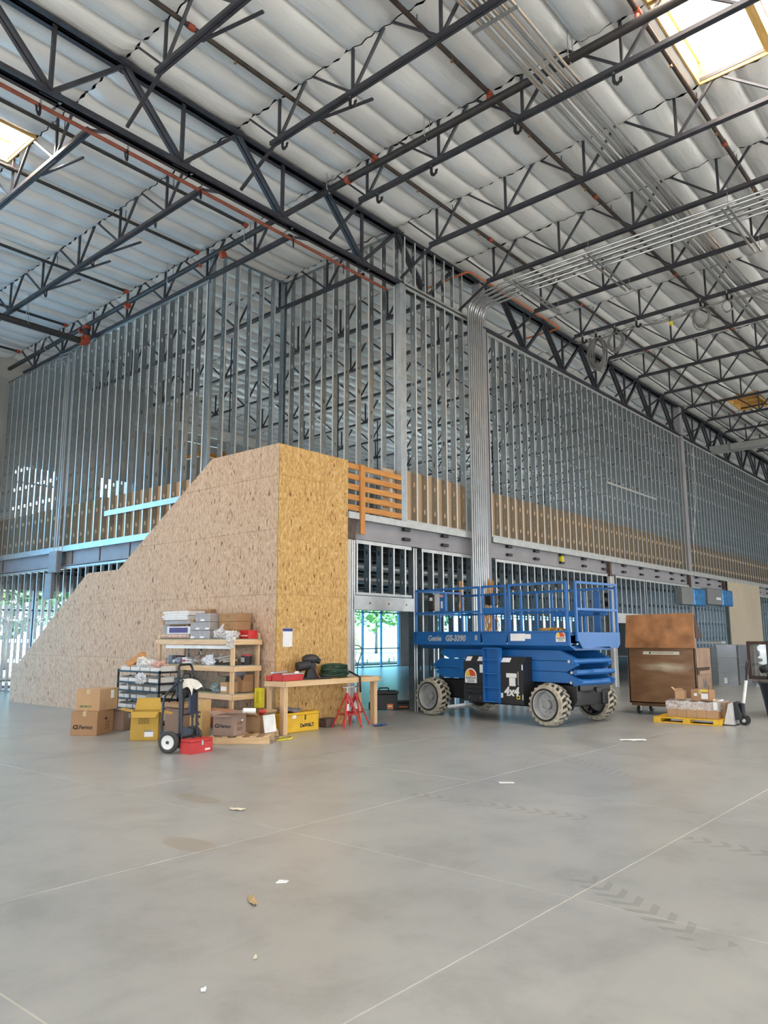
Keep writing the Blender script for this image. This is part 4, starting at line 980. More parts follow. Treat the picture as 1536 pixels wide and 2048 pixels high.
# extension cords on the conduit column
CORD = M('orange_cord', (.62, .25, .04), .5, 0, .3, 12)
mb = MB()
for k in range(7):
    rn = random.Random(40+k); a = 16.55+rn.uniform(-.1, .25)
    mb.tube([(a+rn.uniform(-.1, .15), 10.62+rn.uniform(-.06, .04), z+rn.uniform(-.05, .05)) for z in (3.05, 2.75, 2.5, 2.15, 1.9, 1.75, 2.0, 2.4)[:4+k % 5]], .014, 6)
for k in range(2): mb.tube([(16.62+.38*math.cos(t), 10.60-.02*k, 1.95+.22*math.sin(t)-.05*k) for t in [2*math.pi*i/16 for i in range(16)]], .011, 6, closed=True)
cords = mb.build('extension_cord', CORD, None, 1); tag(cords, 'orange extension cords looped on the conduit column above the lift', 'cord')
mb = MB()
for k in range(4):
    rn = random.Random(60+k); mb.tube([(15.75+rn.uniform(-.06, .06), 10.915+rn.uniform(-.02, .005), z) for z in (3.0, 2.7, 2.4, 2.2)], .014, 6)
tag(mb.build('extension_cord', CORD, None, 1), 'short hank of orange cord left of the conduit column', 'cord')
sb = thing('power_splitter', 'black power distribution box hung on the conduit column', 'power box', (16.6, 10.55, 2.42)); MB().bev(-.15, -.08, 0, .17, .1, .28, .02).build('body', BLACKM, sb); MB().bev(-.1, -.09, .05, .0, -.08, .15, .005).build('socket', BLACK, sb)

# ------------------------------------------------------------------ cartons
def carton(label, loc, rotz, w, d, h, mat=None, flaps=None, tape=True, group=None, name='carton', patch=None, cat='box'):
    """near corner at loc; w along local x, d along local y; flaps: dict side -> angle (0 = flat out, 90 = up)"""
    mat = mat or CARD; t = thing(name, label, cat, loc, R(rotz), group); c = .004
    if flaps is None:
        MB().bev(0, 0, 0, w, d, h, c).build('body', mat, t)
        if tape: MB().box(-.001, d/2-.03, h-.08, w+.001, d/2+.03, h+.001).build('tape', M('packing_tape', (.52, .38, .22), .3), t)
    else:
        mb = MB(); th = .006
        for b in ((0, 0, w, th), (0, d-th, w, d), (0, th, th, d-th), (w-th, th, w, d-th)): mb.box(b[0], b[1], 0, b[2], b[3], h)
        mb.box(0, 0, 0, w, d, .01); mb.build('body', mat, t)
        ins = mat_in(mat)
        for s, (ang, ln) in flaps.items():
            a = R(ang); co, si = math.cos(a)*ln, math.sin(a)*ln; k = .03
            q = {'-y': [(0, 0, h), (w, 0, h), (w-k, -co, h+si), (k, -co, h+si)], '+y': [(w, d, h), (0, d, h), (k, d+co, h+si), (w-k, d+co, h+si)],
                 '-x': [(0, d, h), (0, 0, h), (-co, k, h+si), (-co, d-k, h+si)], '+x': [(w, 0, h), (w, d, h), (w+co, d-k, h+si), (w+co, k, h+si)]}[s]
            v = [Vector(p) for p in q]; nn = (v[1]-v[0]).cross(v[2]-v[0]).normalized()*.005
            MB().add(v+[p-nn for p in v], [(0,1,2,3),(7,6,5,4),(0,4,5,1),(1,5,6,2),(2,6,7,3),(3,7,4,0)]).build('flap', mat, t)
    if patch:
        for (face, a0, z0, a1, z1, m2) in patch:
            if face == '-x': MB().box(-.002, a0, z0, 0, a1, z1).build('label_patch', m2, t)
            else: MB().box(a0, -.002, z0, a1, 0, z1).build('label_patch', m2, t)
    return t
def mat_in(m): return m
b1 = carton('lower brown pipe-fitting carton of the stack left of the bin rack', (7.12, 12.43, 0), 34, .60, .47, .40, CARD, patch=[('-y', .28, .24, .36, .27, BLACK)])
def fernco(parent, y_right, z, s=.11):
    e = MB(); rr = s*.42
    e.tube([(-.003, y_right+s*3.4-rr*1.2*math.cos(a), z+s*.33+rr*.75*math.sin(a)) for a in [R(40)+R(290)*i/12 for i in range(13)]], s*.10, 6, caps=True); e.bar((-.003, y_right+s*3.35, z+s*.30), (-.003, y_right+s*3.0, z+s*.30), .004, s*.16); e.build('logo_mark', INK, parent)
    text('Fernco', s, (-.002, y_right+s*2.85, z), FRONT_X, INK, parent, 'lettering', s*.025, .12, 'LEFT', .92)
fernco(b1, .06, .11, .092)
marks(b1, '-y', .30, .18, 3, .03, M('faded_ink', (.24, .135, .07), .8), 1, .16)
b2 = carton('upper brown carton with white label, standing tilted on the carton stack', (7.16, 12.46, .402), 30, .60, .44, .36, CARD_L, patch=[('-y', .36, .19, .50, .33, PAPER), ('-y', .46, .19, .50, .33, YELB)])
marks(b2, '-x', .36, .06, 1, .03, M('green_ink', (.12, .16, .06), .8), 2, .22)
carton('small dark carton in the shadow between the carton stack and bin rack', (7.80, 12.74, 0), 32, .30, .28, .34, CARD_G, flaps={'-x': (20, .12), '+y': (50, .1)}, patch=[('-y', .2, .2, .26, .28, PAPER)])
yb = carton('open mustard-yellow carton with folded-out flaps in front of the bin rack', (7.12, 11.41, 0), -40, .43, .40, .45, CARD_Y, flaps={'-y': (-28, .17), '+y': (70, .2), '+x': (-15, .2), '-x': (12, .2)}, patch=[('-y', .22, .06, .36, .16, PAPER), ('-y', .22, .135, .36, .16, BLACK)])
marks(yb, '-y', .12, .34, 4, .015, M('olive_ink', (.17, .10, .02), .8), 3, .17)
# ------------------------------------------------------------------ black bin rack
br = thing('bin_rack', 'black metal bin rack filled with white parts bins', 'rack', (8.15, 12.20, 0))
for y in (0, 1.36):
    for x in (0, .40): MB().box(x-.015, y-.015, 0, x+.015, y+.015, 1.05).build('post', BLACK, br)
    MB().bar((0, y, .15), (.40, y, .75), .02).build('side_brace', BLACK, br)
lev = (1.03, .83, .68, .53, .35, .12)
for z in lev:
    mb = MB(); mb.box(-.015, -.015, z-.03, .015, 1.375, z); mb.box(.385, -.015, z-.03, .415, 1.375, z); mb.box(-.015, -.015, z-.03, .40, .015, z); mb.box(-.015, 1.345, z-.03, .40, 1.375, z); mb.box(0, 0, z-.012, .4, 1.36, z-.006); mb.build('shelf', BLACK, br)
BINW = M('white_bin_plastic', (.70, .68, .65), .6, 0, .06, 4)
def bin_mesh(w):
    mb = MB(); d, h = .34, .078; mb.box(0, 0, 0, d, w, .006); mb.box(0, 0, 0, .006, w, h*.85); mb.box(d-.006, 0, 0, d, w, h+.02)
    for y in (0, w-.006): mb.add([(0,y,0),(d,y,0),(d,y,h+.02),(.06,y,h+.02),(0,y,h*.85),(0,y+.006,0),(d,y+.006,0),(d,y+.006,h+.02),(.06,y+.006,h+.02),(0,y+.006,h*.85)], [(4,3,2,1,0),(5,6,7,8,9),(2,3,8,7),(3,4,9,8),(0,1,6,5),(4,0,5,9),(1,2,7,6)])
    return mb.mesh('parts_bin', BINW)
bw = {w: bin_mesh(w) for w in (.30, .17)}
rown = ['top', 'second', 'third', 'fourth', 'fifth', 'lowest']
layout = {0: [(.02, .30), (.34, .30), (.66, .30), (.99, .30)], 1: [(.06, .30), (.40, .30), (.72, .30), (1.04, .30)], 2: [(.10, .17), (.32, .17), (.55, .17), (.76, .17), (1.02, .30)], 3: [(.42, .30), (.74, .17), (.98, .17), (1.165, .17)], 4: [(.46, .17), (.66, .17), (.86, .17), (1.04, .30)], 5: [(.66, .30), (1.0, .30)]}
FILL = [M('dark_fittings', (.05, .05, .055), .5), M('copper_fittings', (.42, .20, .10), .4, .5), M('white_fittings', (.72, .71, .67), .5), M('blue_fittings', (.05, .12, .28), .5)]
for r, bins in layout.items():
    nb = len(bins)
    for k, (y, w) in enumerate(bins):
        o = mk('parts_bin', bw[w], None, (8.16, 12.20+y, lev[r]+.001)); tag(o, 'white parts bin, %s from the right in the %s row of the black rack' % (ORD[k], rown[r]), 'bin', 'bins on the black rack')
        if r in (1, 2, 4):
            rn = random.Random(r*10+k); mb = MB()
            for q in range(5): mb.blob((.12+.05*q, rn.uniform(.04, w-.04), .05+rn.uniform(0, .03)), .035, .03, .03, 6, 4, .3, q)
            f = mb.build('pipe_fittings', FILL[(r+k) % 4], None, 1, (8.16, 12.20+y, lev[r]+.008)); tag(f, 'loose fittings in the %s bin from the right, %s rack row' % (ORD[k], rown[r]), 'fittings', 'fittings in the bins', 'stuff')
FILM = mat_film('clear_plastic_film', (.80, .80, .82), .5); FILMW = mat_film('milky_plastic_film', (.82, .80, .77), .75)
def bag(label, loc, rx, ry, rz, seed, mat=FILMW, peak=None):
    mb = MB(); mb.blob((0, 0, rz*.95), rx, ry, rz, 16, 10, .34, seed, -rz*.92)
    if peak: mb.tube([(0, 0, rz*1.4), (peak[0]*.5, peak[1]*.5, rz*1.6+peak[2]*.5), (peak[0], peak[1], rz*1.6+peak[2])], rx*.4, 7, r2=rx*.1)
    o = mb.build('plastic_bag', mat, None, False, loc); return tag(o, label, 'bag', 'bags of fittings')
bag('white bag of fittings on top of the bin rack, left one', (8.30, 12.97, 1.055), .12, .13, .11, 1, FILMW, (0, .02, .06)); bag('white bag of fittings on top of the bin rack, middle one', (8.28, 12.72, 1.055), .12, .12, .09, 2); 
bag('bag with reddish fittings on top of the bin rack, right one', (8.30, 12.42, 1.055), .13, .15, .08, 3, mat_film('reddish_film', (.75, .45, .36), .8)); bag('clear bag hanging over the second bin row', (8.10, 12.72, .80), .07, .12, .10, 4, FILM)
w = MB().bev(-.05, -.30, 0, .05, .30, .12, .004).build('wood_block', CEDAR, None, False, (8.34, 13.28, 1.15)); w.rotation_euler = (R(-22), 0, 0); tag(w, 'orange wood offcut leaning on the left end of the bin rack', 'wood')
bx = carton('grey tote carton standing on the floor right of the bin rack', (8.18, 11.55, 0), 0, .35, .48, .42, CARD_G, tape=False); bx2 = carton('low open cardboard tray on the grey tote carton', (8.16, 11.5, .422), 0, .36, .5, .08, CARD_L, flaps={})
# ------------------------------------------------------------------ lumber shelf
sh = thing('lumber_shelf', 'homemade lumber shelving unit with three loaded shelves', 'shelf', (8.68, 10.80, 0))
for x, y, h in ((0, 0, 1.66), (.56, 0, 1.72), (0, 2.22, 1.70), (.56, 2.22, 1.72)): MB().bev(x, y, 0, x+.04, y+.09, h, .004).build('post', LUMBER_Z, sh)
for z in (1.60, 1.14, .66):
    for x in (-.04, .60): MB().bev(x, -.01, z-.09, x+.038, 2.32, z, .003).build('shelf_rail', LUMBER_Y, sh)
    for y in (-.04, 2.31): MB().bev(-.01, y, z-.09, .61, y+.038, z, .003).build('end_rail', LUMBER_X, sh)
    MB().bev(-.03, -.02, z, .63, 2.33, z+.014, .002).build('shelf_board', M('green_grey_board', (.30, .30, .24), .8), sh)
MB().box(-.02, .05, 1.44, .0, 2.0, 1.50).build('light_strip', WHITE, sh)
zs = (1.615, 1.155, .675)
SX, SY = 8.68, 10.80
GREYC = M('silver_wrapped_carton', (.40, .38, .38), .25, .2, .12, 9); WHC = M('white_carton', (.74, .73, .73), .7); PURP = M('purple_carton', (.07, .035, .16), .5); REDC = M('red_carton', (.60, .02, .02), .4); BLUEC = M('pale_blue_carton', (.22, .32, .45), .6)
def cube(label, x, y, z, dx, dy, dz, mat, name='carton', group='goods on the lumber shelf', cat='box', rot=0, strip=None):
    t = thing(name, label, cat, (x, y, z), R(rot), group); MB().bev(0, 0, 0, dx, dy, dz, .004).build('body', mat, t)
    MB().box(.01, dy*.5-.015, dz-.002, dx-.01, dy*.5+.015, dz+.0005).build('tape', M('packing_tape', None), t)
    if strip: MB().box(-.0015, dy*.1, dz*strip[0], 0, dy*.9, dz*strip[1]).build('label_patch', strip[2], t)
    return t
Z = zs[0]
cube('grey carton at the left end of the top shelf', 8.80, 12.92, Z, .4, .20, .26, M('plain_grey_carton', (.33, .33, .34), .7)); cube('purple printed carton on the top shelf', 8.74, 12.16, Z+.09, .42, .74, .14, WHC, strip=(.15, .85, PURP))
t = MB().cyl((8.70, 12.98, Z+.045), (8.76, 12.18, Z+.045), .042, 12).build('paper_roll', M('mottled_paper', (.55, .40, .33), .8, 0, .3, 20), None, 2); tag(t, 'mottled paper roll lying at front of the top shelf', 'roll')
cube('silver-ended long brown carton under the white cartons', 8.78, 12.12, Z+.27, .4, 1.0, .08, CARD, strip=(.1, .9, GREYC))
for k in range(4): cube('%s flat white carton from the bottom of the pile on the top shelf' % ORD[k], 8.76+.01*k, 12.28+(.0, .03, .0, .02)[k], Z+.352+.043*k, .38, .82-(.06, 0, .03, .0)[k], .04, WHC)
cube('brown carton behind the white carton pile', 9.20, 12.18, Z+.0, .12, .70, .56, CARD)
for r, (n0, y0) in enumerate(((4, 11.58), (4, 11.58), (3, 11.58))):
    for k in range(n0): cube('silver-wrapped carton, %s from right in the %s row of the shelf stack' % (ORD[k], ('bottom', 'middle', 'top')[r]), 8.74, y0+.145*k, Z+.155*r, .3, .14, .15, GREYC, group='silver-wrapped cartons', strip=(.08, .3, PAPER) if (k+r) % 2 else None)
for r in range(3): b = cube('%s long brown carton right of the silver-wrapped stack' % ('bottom', 'middle', 'top')[r], 8.93, 11.06, Z+.155*r, .34, .50, .15, CARD); marks(b, '-x', .30, .10, 2, .016, M('faded_ink', None), 7+r, .12)
bag('clear bag knotted upright at right of the top shelf', (8.75, 11.28, Z), .10, .10, .09, 11, FILM, (0, -.10, .12)); bag('clear bag of white fittings lying on the top shelf', (8.78, 11.02, Z), .12, .2, .07, 12, FILMW); bag('clear bag drooping over the front of the top shelf', (8.64, 10.84, Z-.16), .05, .12, .13, 13, FILM)
cube('red carton at the right end of the top shelf', 9.02, 10.82, Z, .2, .24, .15, REDC, strip=(.3, .42, PAPER))
Z = zs[1]
cube('pale blue carton at left of the middle shelf', 8.78, 12.76, Z, .2, .12, .15, BLUEC); cube('dark carton beside the pale blue carton', 8.78, 12.63, Z, .2, .12, .14, M('dark_red_carton', (.10, .03, .03), .6), strip=(.05, .5, PAPER))
bag('bluish bag on the middle shelf', (8.78, 12.52, Z), .08, .09, .06, 21, mat_film('bluish_film', (.45, .50, .62), .8)); cube('red and white striped carton on the middle shelf', 8.78, 12.28, Z, .2, .16, .12, WHC, strip=(.35, .6, REDC)); cube('small white carton with black stripe on the middle shelf', 8.74, 12.10, Z, .18, .17, .09, WHC, strip=(.6, .75, BLACK))
def bottle(label, x, y, z, r, h, mat, cap):
    t = thing('spray_bottle', label, 'bottle', (x, y, z), 0, 'bottles on the lumber shelf'); MB().lathe([(r, 0), (r, h*.6), (r*.4, h*.75), (r*.4, h*.85)], n=12).build('body', mat, t, 2); MB().lathe([(r*.5, h*.84), (r*.5, h)], n=10).build('cap', cap, t, 2)
bottle('silver bottle standing behind the pale blue carton', 9.04, 12.62, Z, .035, .27, GREYC, BLUEC); bottle('black-capped bottle on the middle shelf', 9.03, 12.2, Z, .04, .27, M('pale_bottle', (.5, .55, .45), .3), M('navy_cap', (.02, .04, .12), .4)); bottle('dark bottle next to the striped carton', 8.90, 12.08, Z, .03, .22, BLACKM, BLACK)
bag('brownish bag of wires on the middle shelf', (8.80, 11.90, Z), .1, .12, .08, 22, mat_film('brownish_film', (.42, .33, .26), .85)); bag('grey bag of parts on the middle shelf', (8.80, 11.70, Z), .1, .12, .07, 23)
pb = bag('paper sack with blue printed stripes hanging over the middle shelf', (8.70, 11.48, Z-.03), .06, .13, .10, 24, M('blue_striped_paper', (.62, .64, .70), .8, 0, .2, 40))
for k in range(7):
    rn = random.Random(80+k); y = 10.98+.05*k
    o = MB().tube([(8.72+rn.uniform(-.02, .1), y+.16, Z+.06+.03*(k % 3)), (8.80+rn.uniform(-.05, .15), y-.06, Z+.05+.05*(k % 4)+rn.uniform(0, .05))], .016, 8).build('pipe_offcut', M('grey_pvc', (.48, .44, .41), .5), None, 2); tag(o, '%s grey pipe offcut from the right in the pile on the middle shelf' % ORD[k], 'pipe', 'pipe offcuts on the middle shelf')
bk = thing('bucket', 'small black bucket with red lid at right end of the middle shelf', 'bucket', (9.12, 10.98, Z), 0); MB().lathe([(.085, 0), (.095, .16)], n=18).build('body', BLACKM, bk, 2); MB().lathe([(.10, .155), (.10, .18), (.0, .18)], n=18).build('lid', RED, bk, 2); MB().box(-.0975, -.05, .05, -.09, .04, .13).build('label_patch', M('decal_grey', None), bk)
Z = zs[2]
cube('pale blue and white carton at left of the lower shelf', 8.74, 12.36, Z, .3, .40, .2, BLUEC, strip=(.6, .95, PAPER)); cube('olive carton near the middle of the lower shelf', 9.02, 11.42, Z, .2, .22, .26, M('olive_carton', (.28, .25, .17), .8)); bag('bag of grey pipe fittings on the lower shelf', (8.80, 11.38, Z), .1, .14, .08, 31, mat_film('teal_film', (.33, .42, .45), .85))
cube('small brown carton with white label beside the shelf post', 8.72, 11.0, Z, .25, .19, .19, CARD_L, strip=(.2, .6, PAPER)); cube('blue and grey tall carton behind the small brown carton', 8.98, 11.08, Z, .2, .18, .38, M('grey_blue_carton', (.35, .34, .38), .6), strip=(.3, .6, M('navy_cap', None)))
carton('open brown carton at the right end of the lower shelf', (8.97, 10.895, Z), 0, .255, .17, .2, CARD, flaps={'-x': (60, .1), '-y': (75, .12)}, group='goods on the lumber shelf')
# things under the shelf
tb = thing('wrapped_bundle', 'brown paper-wrapped roll under the shelf behind the printed carton', 'bundle', (8.42, 10.62, .12)); MB().cyl((0, .35, .17), (.0, -.25, .17), .17, 16).build('roll', M('brown_wrapping', (.42, .17, .07), .35, 0, .2, 8), tb, 2); MB().cyl((0, -.25, .17), (0, -.27, .17), .08, 12).build('end_cap', CARD, tb, 2)
for k in range(2):
    b = carton('tall golden carton behind the hand truck, %s' % ('left one' if k else 'right one'), (8.0, 10.72+.17*k, 0), 0, .18, .165, .62, M('golden_cardboard', (.52, .33, .14), .8)); marks(b, '-x', .13, .40, 2, .04, INK, 17+k, .09); MB().prism([(0, 0), (.05, 0), (.025, .05)], (-.002, .11, .22), (0, -1, 0), (0, 0, 1), (-.001, 0, 0)).build('arrow_mark', INK, b)
# ------------------------------------------------------------------ wood pallet with cartons
pl = thing('wood_pallet', 'low wooden pallet under the printed carton', 'pallet', (7.69, 10.12, 0), R(-50))
# local x runs to the right in the picture
for y in (0, .48, .96): MB().bev(0, y, 0, .95, y+.04, .10, .004).build('stringer', LUMBER_X, pl)
for x in (0, .21, .43, .64, .85): MB().bev(x, -.01, .10, x+.09, 1.01, .118, .003).build('deck_board', LUMBER_X, pl)
for x in (.0, .43, .85): MB().bev(x, 0, -.0, x+.09, .02, .02, .002).build('bottom_board', LUMBER_X, pl)
b3 = carton('open brown pipe-fitting carton on the wooden pallet with a white roll on its flap', (7.90, 9.78, .12), 22, .40, .36, .31, CARD_G, flaps={'-y': (15, .14), '+x': (10, .18), '-x': (0, .16), '+y': (20, .14)})
fernco(b3, .03, .13, .075); marks(b3, '-y', .12, .16, 2, .05, M('faded_ink', None), 21, .16)
MB().box(.24, -.002, .215, .31, 0, .235).build('hand_hole', PAPER, b3)
rl = MB().cyl((8.10, 9.80, .50), (8.28, 9.72, .49), .04, 14).build('paper_roll', WHITE, None, 2); tag(rl, 'short white roll lying on the flap of the printed carton', 'roll')
wp = thing('white_panel', 'square white foam panel leaning beside the pallet carton', 'panel', (8.45, 9.66, .13), R(12)); 
MB().add([(0,0,0),(.30,0,.0),(.31,.05,.27),(.01,.05,.27),(0,.02,0),(.30,.02,0),(.31,.07,.27),(.01,.07,.27)], [(0,1,2,3),(7,6,5,4),(0,4,5,1),(1,5,6,2),(2,6,7,3),(3,7,4,0)]).build('face', WHITE, wp); MB().box(.02, .01, -.004, .29, .03, 0).build('edge_tape', M('pink_edge', (.5, .2, .2), .6), wp)
carton('open brown carton with raised flaps behind the white panel', (8.50, 9.86, .12), 10, .34, .34, .24, CARD_L, flaps={'-y': (35, .14), '+x': (30, .16), '+y': (60, .12), '-x': (30, .1)})
# ------------------------------------------------------------------ hand truck, red tool box
ht = thing('hand_truck', 'black convertible hand truck with white wheels, standing upright', 'hand truck', (7.06, 9.95, 0), R(26.6))
for sx in (-1, 1):
    w = MB().lathe([(.10, -.035), (.135, -.04), (.155, -.02), (.155, .02), (.135, .04), (.10, .035)], (sx*.36, 0, .155), (1, 0, 0), 24, False).build('wheel', M('dusty_black_tyre', (.05, .048, .045), .8), ht, 2)
    MB().lathe([(.105, -.03), (.09, -.02), (.04, -.015), (.03, -.03), (0, -.03)], (sx*.36, 0, .155), (1, 0, 0), 20, False).build('rim', WHITE, w, 2); MB().lathe([(.105, .03), (.09, .02), (.04, .015), (.0, .015)], (sx*.36, 0, .155), (1, 0, 0), 20, False).build('rim', WHITE, w, 2)
    MB().cyl((sx*.36-.05, 0, .155), (sx*.36+.05, 0, .155), .022, 8).build('hub', BLACK, w, 2)
    MB().tube(bend([(sx*.24, -.14, .03), (sx*.24, -.10, .98), (sx*.20, -.10, 1.02)], .05), .02, 10).build('rail', BLACK, ht, 2)
    MB().tube(bend([(sx*.20, -.08, .05), (sx*.20, -.06, .95), (sx*.17, -.04, 1.0)], .05), .016, 10).build('inner_rail', BLACK, ht, 2)
    MB().tube(bend([(sx*.30, .16, .22), (sx*.30, .14, .80), (sx*.26, -.02, .95), (sx*.22, -.06, 1.08)], .12), .017, 10).build('rear_leg', BLACK, ht, 2)
    MB().bar((sx*.24, -.1, .20), (sx*.30, .16, .24), .03, .12).build('wheel_bracket', M('dark_blue_plate', (.02, .035, .07), .4), ht)
MB().tube(bend([(-.22, -.06, 1.06), (-.21, -.02, 1.24), (.21, -.02, 1.24), (.22, -.06, 1.06)], .10), .018, 10).build('handle', BLACK, ht, 2)
for z in (.20, .52, .82): MB().bar((-.24, -.11, z), (.24, -.11, z), .035, .02).build('cross_bar', BLACK, ht)
MB().cyl((-.36, 0, .155), (.36, 0, .155), .014, 8).build('axle', BLACK, ht, 2); MB().box(-.26, -.19, .005, .26, -.12, .015).build('toe_plate', BLACK, ht)
MB().bev(.0, -.13, .50, .18, -.10, .82, .005).build('name_plate', M('dark_blue_plate', None), ht)
rg = MB(); rg.grid(lambda u, v: (-.16+.44*u+.02*math.sin(9*v), -.16+.22*v+.03*math.sin(5*u), 1.03-.30*max(0, abs(u-.45)-.25)*1.6-.35*max(0, .35-v)+.02*math.sin(11*u+7*v)), 14, 10)
r = rg.build('rag', M('white_cotton', (.74, .70, .63), .9, 0, .06, 20, .3), None, 1); r.parent = None; r.location = (7.12, 9.92, -.02); r.rotation_euler = (0, 0, R(26.6)); tag(r, 'crumpled white rag draped over the hand truck', 'rag')
mt = thing('tool_bag', 'dark grey tool bag hanging behind the hand truck rails', 'bag', (7.20, 10.06, .74), R(26.6)); MB().bev(-.18, -.08, 0, .18, .10, .26, .04).build('body', M('charcoal_fabric', (.05, .048, .05), .85, 0, .3, 14), mt); MB().tube(bend([(-.12, 0, .25), (-.1, 0, .36), (.1, 0, .36), (.12, 0, .25)], .05), .012, 8).build('handle', BLACK, mt, 2)
rt = thing('red_toolbox', 'red metal tool box on the floor in front of the hand truck', 'tool box', (6.87, 9.44, 0), R(8))
MB().prism([(0, 0), (.21, 0), (.21, .155), (.0, .155)], (0, 0, 0), (0, 1, 0), (0, 0, 1), (.43, 0, 0)).build('body', RED, rt); MB().bev(-.005, -.006, .155, .435, .216, .20, .012).build('lid', RED, rt)
MB().bev(.20, -.012, .11, .24, 0, .175, .003).build('latch', COND, rt); MB().tube(bend([(.14, .1, .20), (.16, .1, .225), (.27, .1, .225), (.29, .1, .20)], .02), .008, 6).build('handle', BLACK, rt, 2); MB().box(.28, -.003, .03, .38, 0, .055).build('name_plate', PAPER, rt)
# ------------------------------------------------------------------ work bench and what lies on it
wb = thing('work_bench', 'long lumber work bench along the golden strand board', 'work bench', (9.13, 9.96, 0))
for x, y in ((.0, .02), (2.33, .02), (0, .43), (2.33, .43)): MB().bev(x, y, 0, x+.09, y+.04 if y > .1 else y+.04, .80, .004).build('leg', LUMBER_Z, wb); 
for x in (.0, 2.33): MB().bev(x+.02, .06, 0, x+.06, .15, .80, .004).build('leg', LUMBER_Z, wb)
MB().bev(-.03, -.02, .80, 2.46, .02, .89, .004).build('front_rail', LUMBER_X, wb); MB().bev(-.03, .44, .80, 2.46, .48, .89, .004).build('back_rail', LUMBER_X, wb); MB().bev(-.05, -.02, .80, -.01, .48, .89, .004).build('end_rail', LUMBER_Y, wb); MB().bev(2.44, -.02, .80, 2.48, .48, .89, .004).build('end_rail', LUMBER_Y, wb)
MB().bev(-.02, .02, .85, 2.45, .44, .893, .002).build('top_board', LUMBER_X, wb)
ot = thing('open_toolbox', 'open red tool box with chrome edges on the left end of the bench', 'tool box', (9.12, 10.02, .895), R(4))
mb = MB()
for b in ((0, 0, .52, .008), (0, .24, .52, .248), (0, 0, .008, .248), (.512, 0, .52, .248)): mb.box(b[0], b[1], 0, b[2], b[3], .12)
mb.box(0, 0, 0, .52, .248, .008); mb.build('body', RED, ot); MB().box(-.01, -.012, .112, .53, .0, .13).build('chrome_edge', COND, ot)
MB().bev(-.02, .26, 0, .45, .38, .09, .01).build('lid', RED, ot); MB().bar((-.05, .2, .14), (.35, .24, .15), .05, .02).build('level_tool', M('pale_blue_metal', (.5, .58, .68), .35, .5), ot)
tl = MB().blob((0, 0, .05), .06, .05, .05, 8, 6, .2, 3).build('work_glove', WHITE, None, 1, (9.55, 10.12, .95)); tag(tl, 'white work glove lying in the open tool box', 'glove')
vs = thing('pipe_machine', 'black power threading machine standing on the bench', 'power tool', (9.88, 10.20, .895), R(-20))
MB().bev(-.14, -.10, 0, .22, .14, .03, .01).build('base', BLACKM, vs); MB().prism([(-.04, .02), (.18, .02), (.14, .34), (.04, .34)], (0, -.05, 0), (1, 0, 0), (0, 0, 1), (0, .12, 0)).build('stand', BLACKM, vs)
MB().cyl((-.22, -.04, .22), (.02, -.04, .26), .085, 16).build('motor', BLACKM, vs, 2); MB().blob((.06, 0, .36), .17, .11, .085, 14, 8).build('housing', M('charcoal_plastic', (.03, .028, .028), .45), vs, 1); MB().cyl((.18, 0, .33), (.24, 0, .31), .05, 12).build('chuck', BLACK, vs, 2); MB().tube([(.10, -.08, .22), (.16, -.10, .08), (.20, -.10, .02)], .012, 6).build('lever', PIPE_R, vs, 1)
pp = MB().cyl((10.02, 10.06, .915), (10.32, 10.03, .915), .02, 10).build('pipe_offcut', BLACKM, None, 2); tag(pp, 'black pipe offcut lying on the bench in front of the green hose', 'pipe')
GREEN = M('dark_green_hose', (.018, .055, .028), .5, 0, .5, 12)
mb = MB()
for k in range(13):
    rn = random.Random(200+k); a, b = rn.uniform(.30, .40), rn.uniform(.13, .18); z0 = .02+.018*k
    mb.tube([(a*(1-.012*k)*math.cos(t), b*math.sin(t), z0+.015*math.sin(2*t+k)) for t in [2*math.pi*i/20 for i in range(20)]], .013, 6, closed=True)
gh = mb.build('green_hose', GREEN, None, 1, (10.58, 10.20, .893)); tag(gh, 'coiled dark green hose on the work bench', 'hose')
tp = MB().tube([(10.95, 10.18, 1.0), (10.99, 10.02, .93), (10.98, 9.915, .90), (10.985, 9.91, .62)], .018, 8).build('cord_tail', BLACKM, None, 1); tag(tp, 'black cord tail hanging over the bench front', 'cord')
dw = thing('yellow_tool_chest', 'yellow metal tool chest lettered in black under the bench', 'tool chest', (9.25, 10.16, 0), R(-1))
MB().bev(0, 0, 0, .88, .27, .29, .01).build('body', YEL, dw); MB().bev(-.006, -.008, .285, .886, .278, .335, .012).build('lid', YEL, dw)
text('DeWALT', .085, (.43, -.002, .08), FRONT_Y, INK, dw, 'lettering', .004, 0, 'LEFT', .95); MB().bev(.53, -.014, .20, .56, 0, .29, .004).build('latch', M('dark_latch', (.08, .06, .03), .5), dw); panel_y(.24, .24, .33, .30, 0, PAPER, dw)
tr = MB(); tr.grid(lambda u, v: (.46*u, .24*v, .02+.05*math.sin(7*u+3*v)*math.sin(5*v+u)+.06*math.sin(3.14*u)*math.sin(3.14*v)), 14, 8); o = tr.build('folded_tarp', M('grey_tarp', (.20, .19, .20), .6, 0, .4, 10), None, 1, (9.28, 10.17, .345)); tag(o, 'crumpled grey tarp lying on the yellow tool chest', 'tarp')
yu = thing('yellow_case', 'tall bright yellow case standing between the shelf and bench', 'case', (9.12, 10.575, 0)); MB().bev(0, 0, .42, .10, .17, .76, .008).build('body', YELB, yu); MB().bev(.0, .0, 0, .1, .17, .42, .004).build('support_box', CARD, yu); MB().box(-.002, .05, .5, 0, .12, .7).build('lines', M('dull_yellow', (.55, .45, .02), .6), yu)  # darker yellow patch on the case front
rdb = MB().blob((0, 0, .05), .07, .07, .05, 8, 5, .2, 9).build('fitting', RED, None, 1, (8.72, 10.05, .365)); tag(rdb, 'small red fitting on the flaps of the open carton', 'fitting')
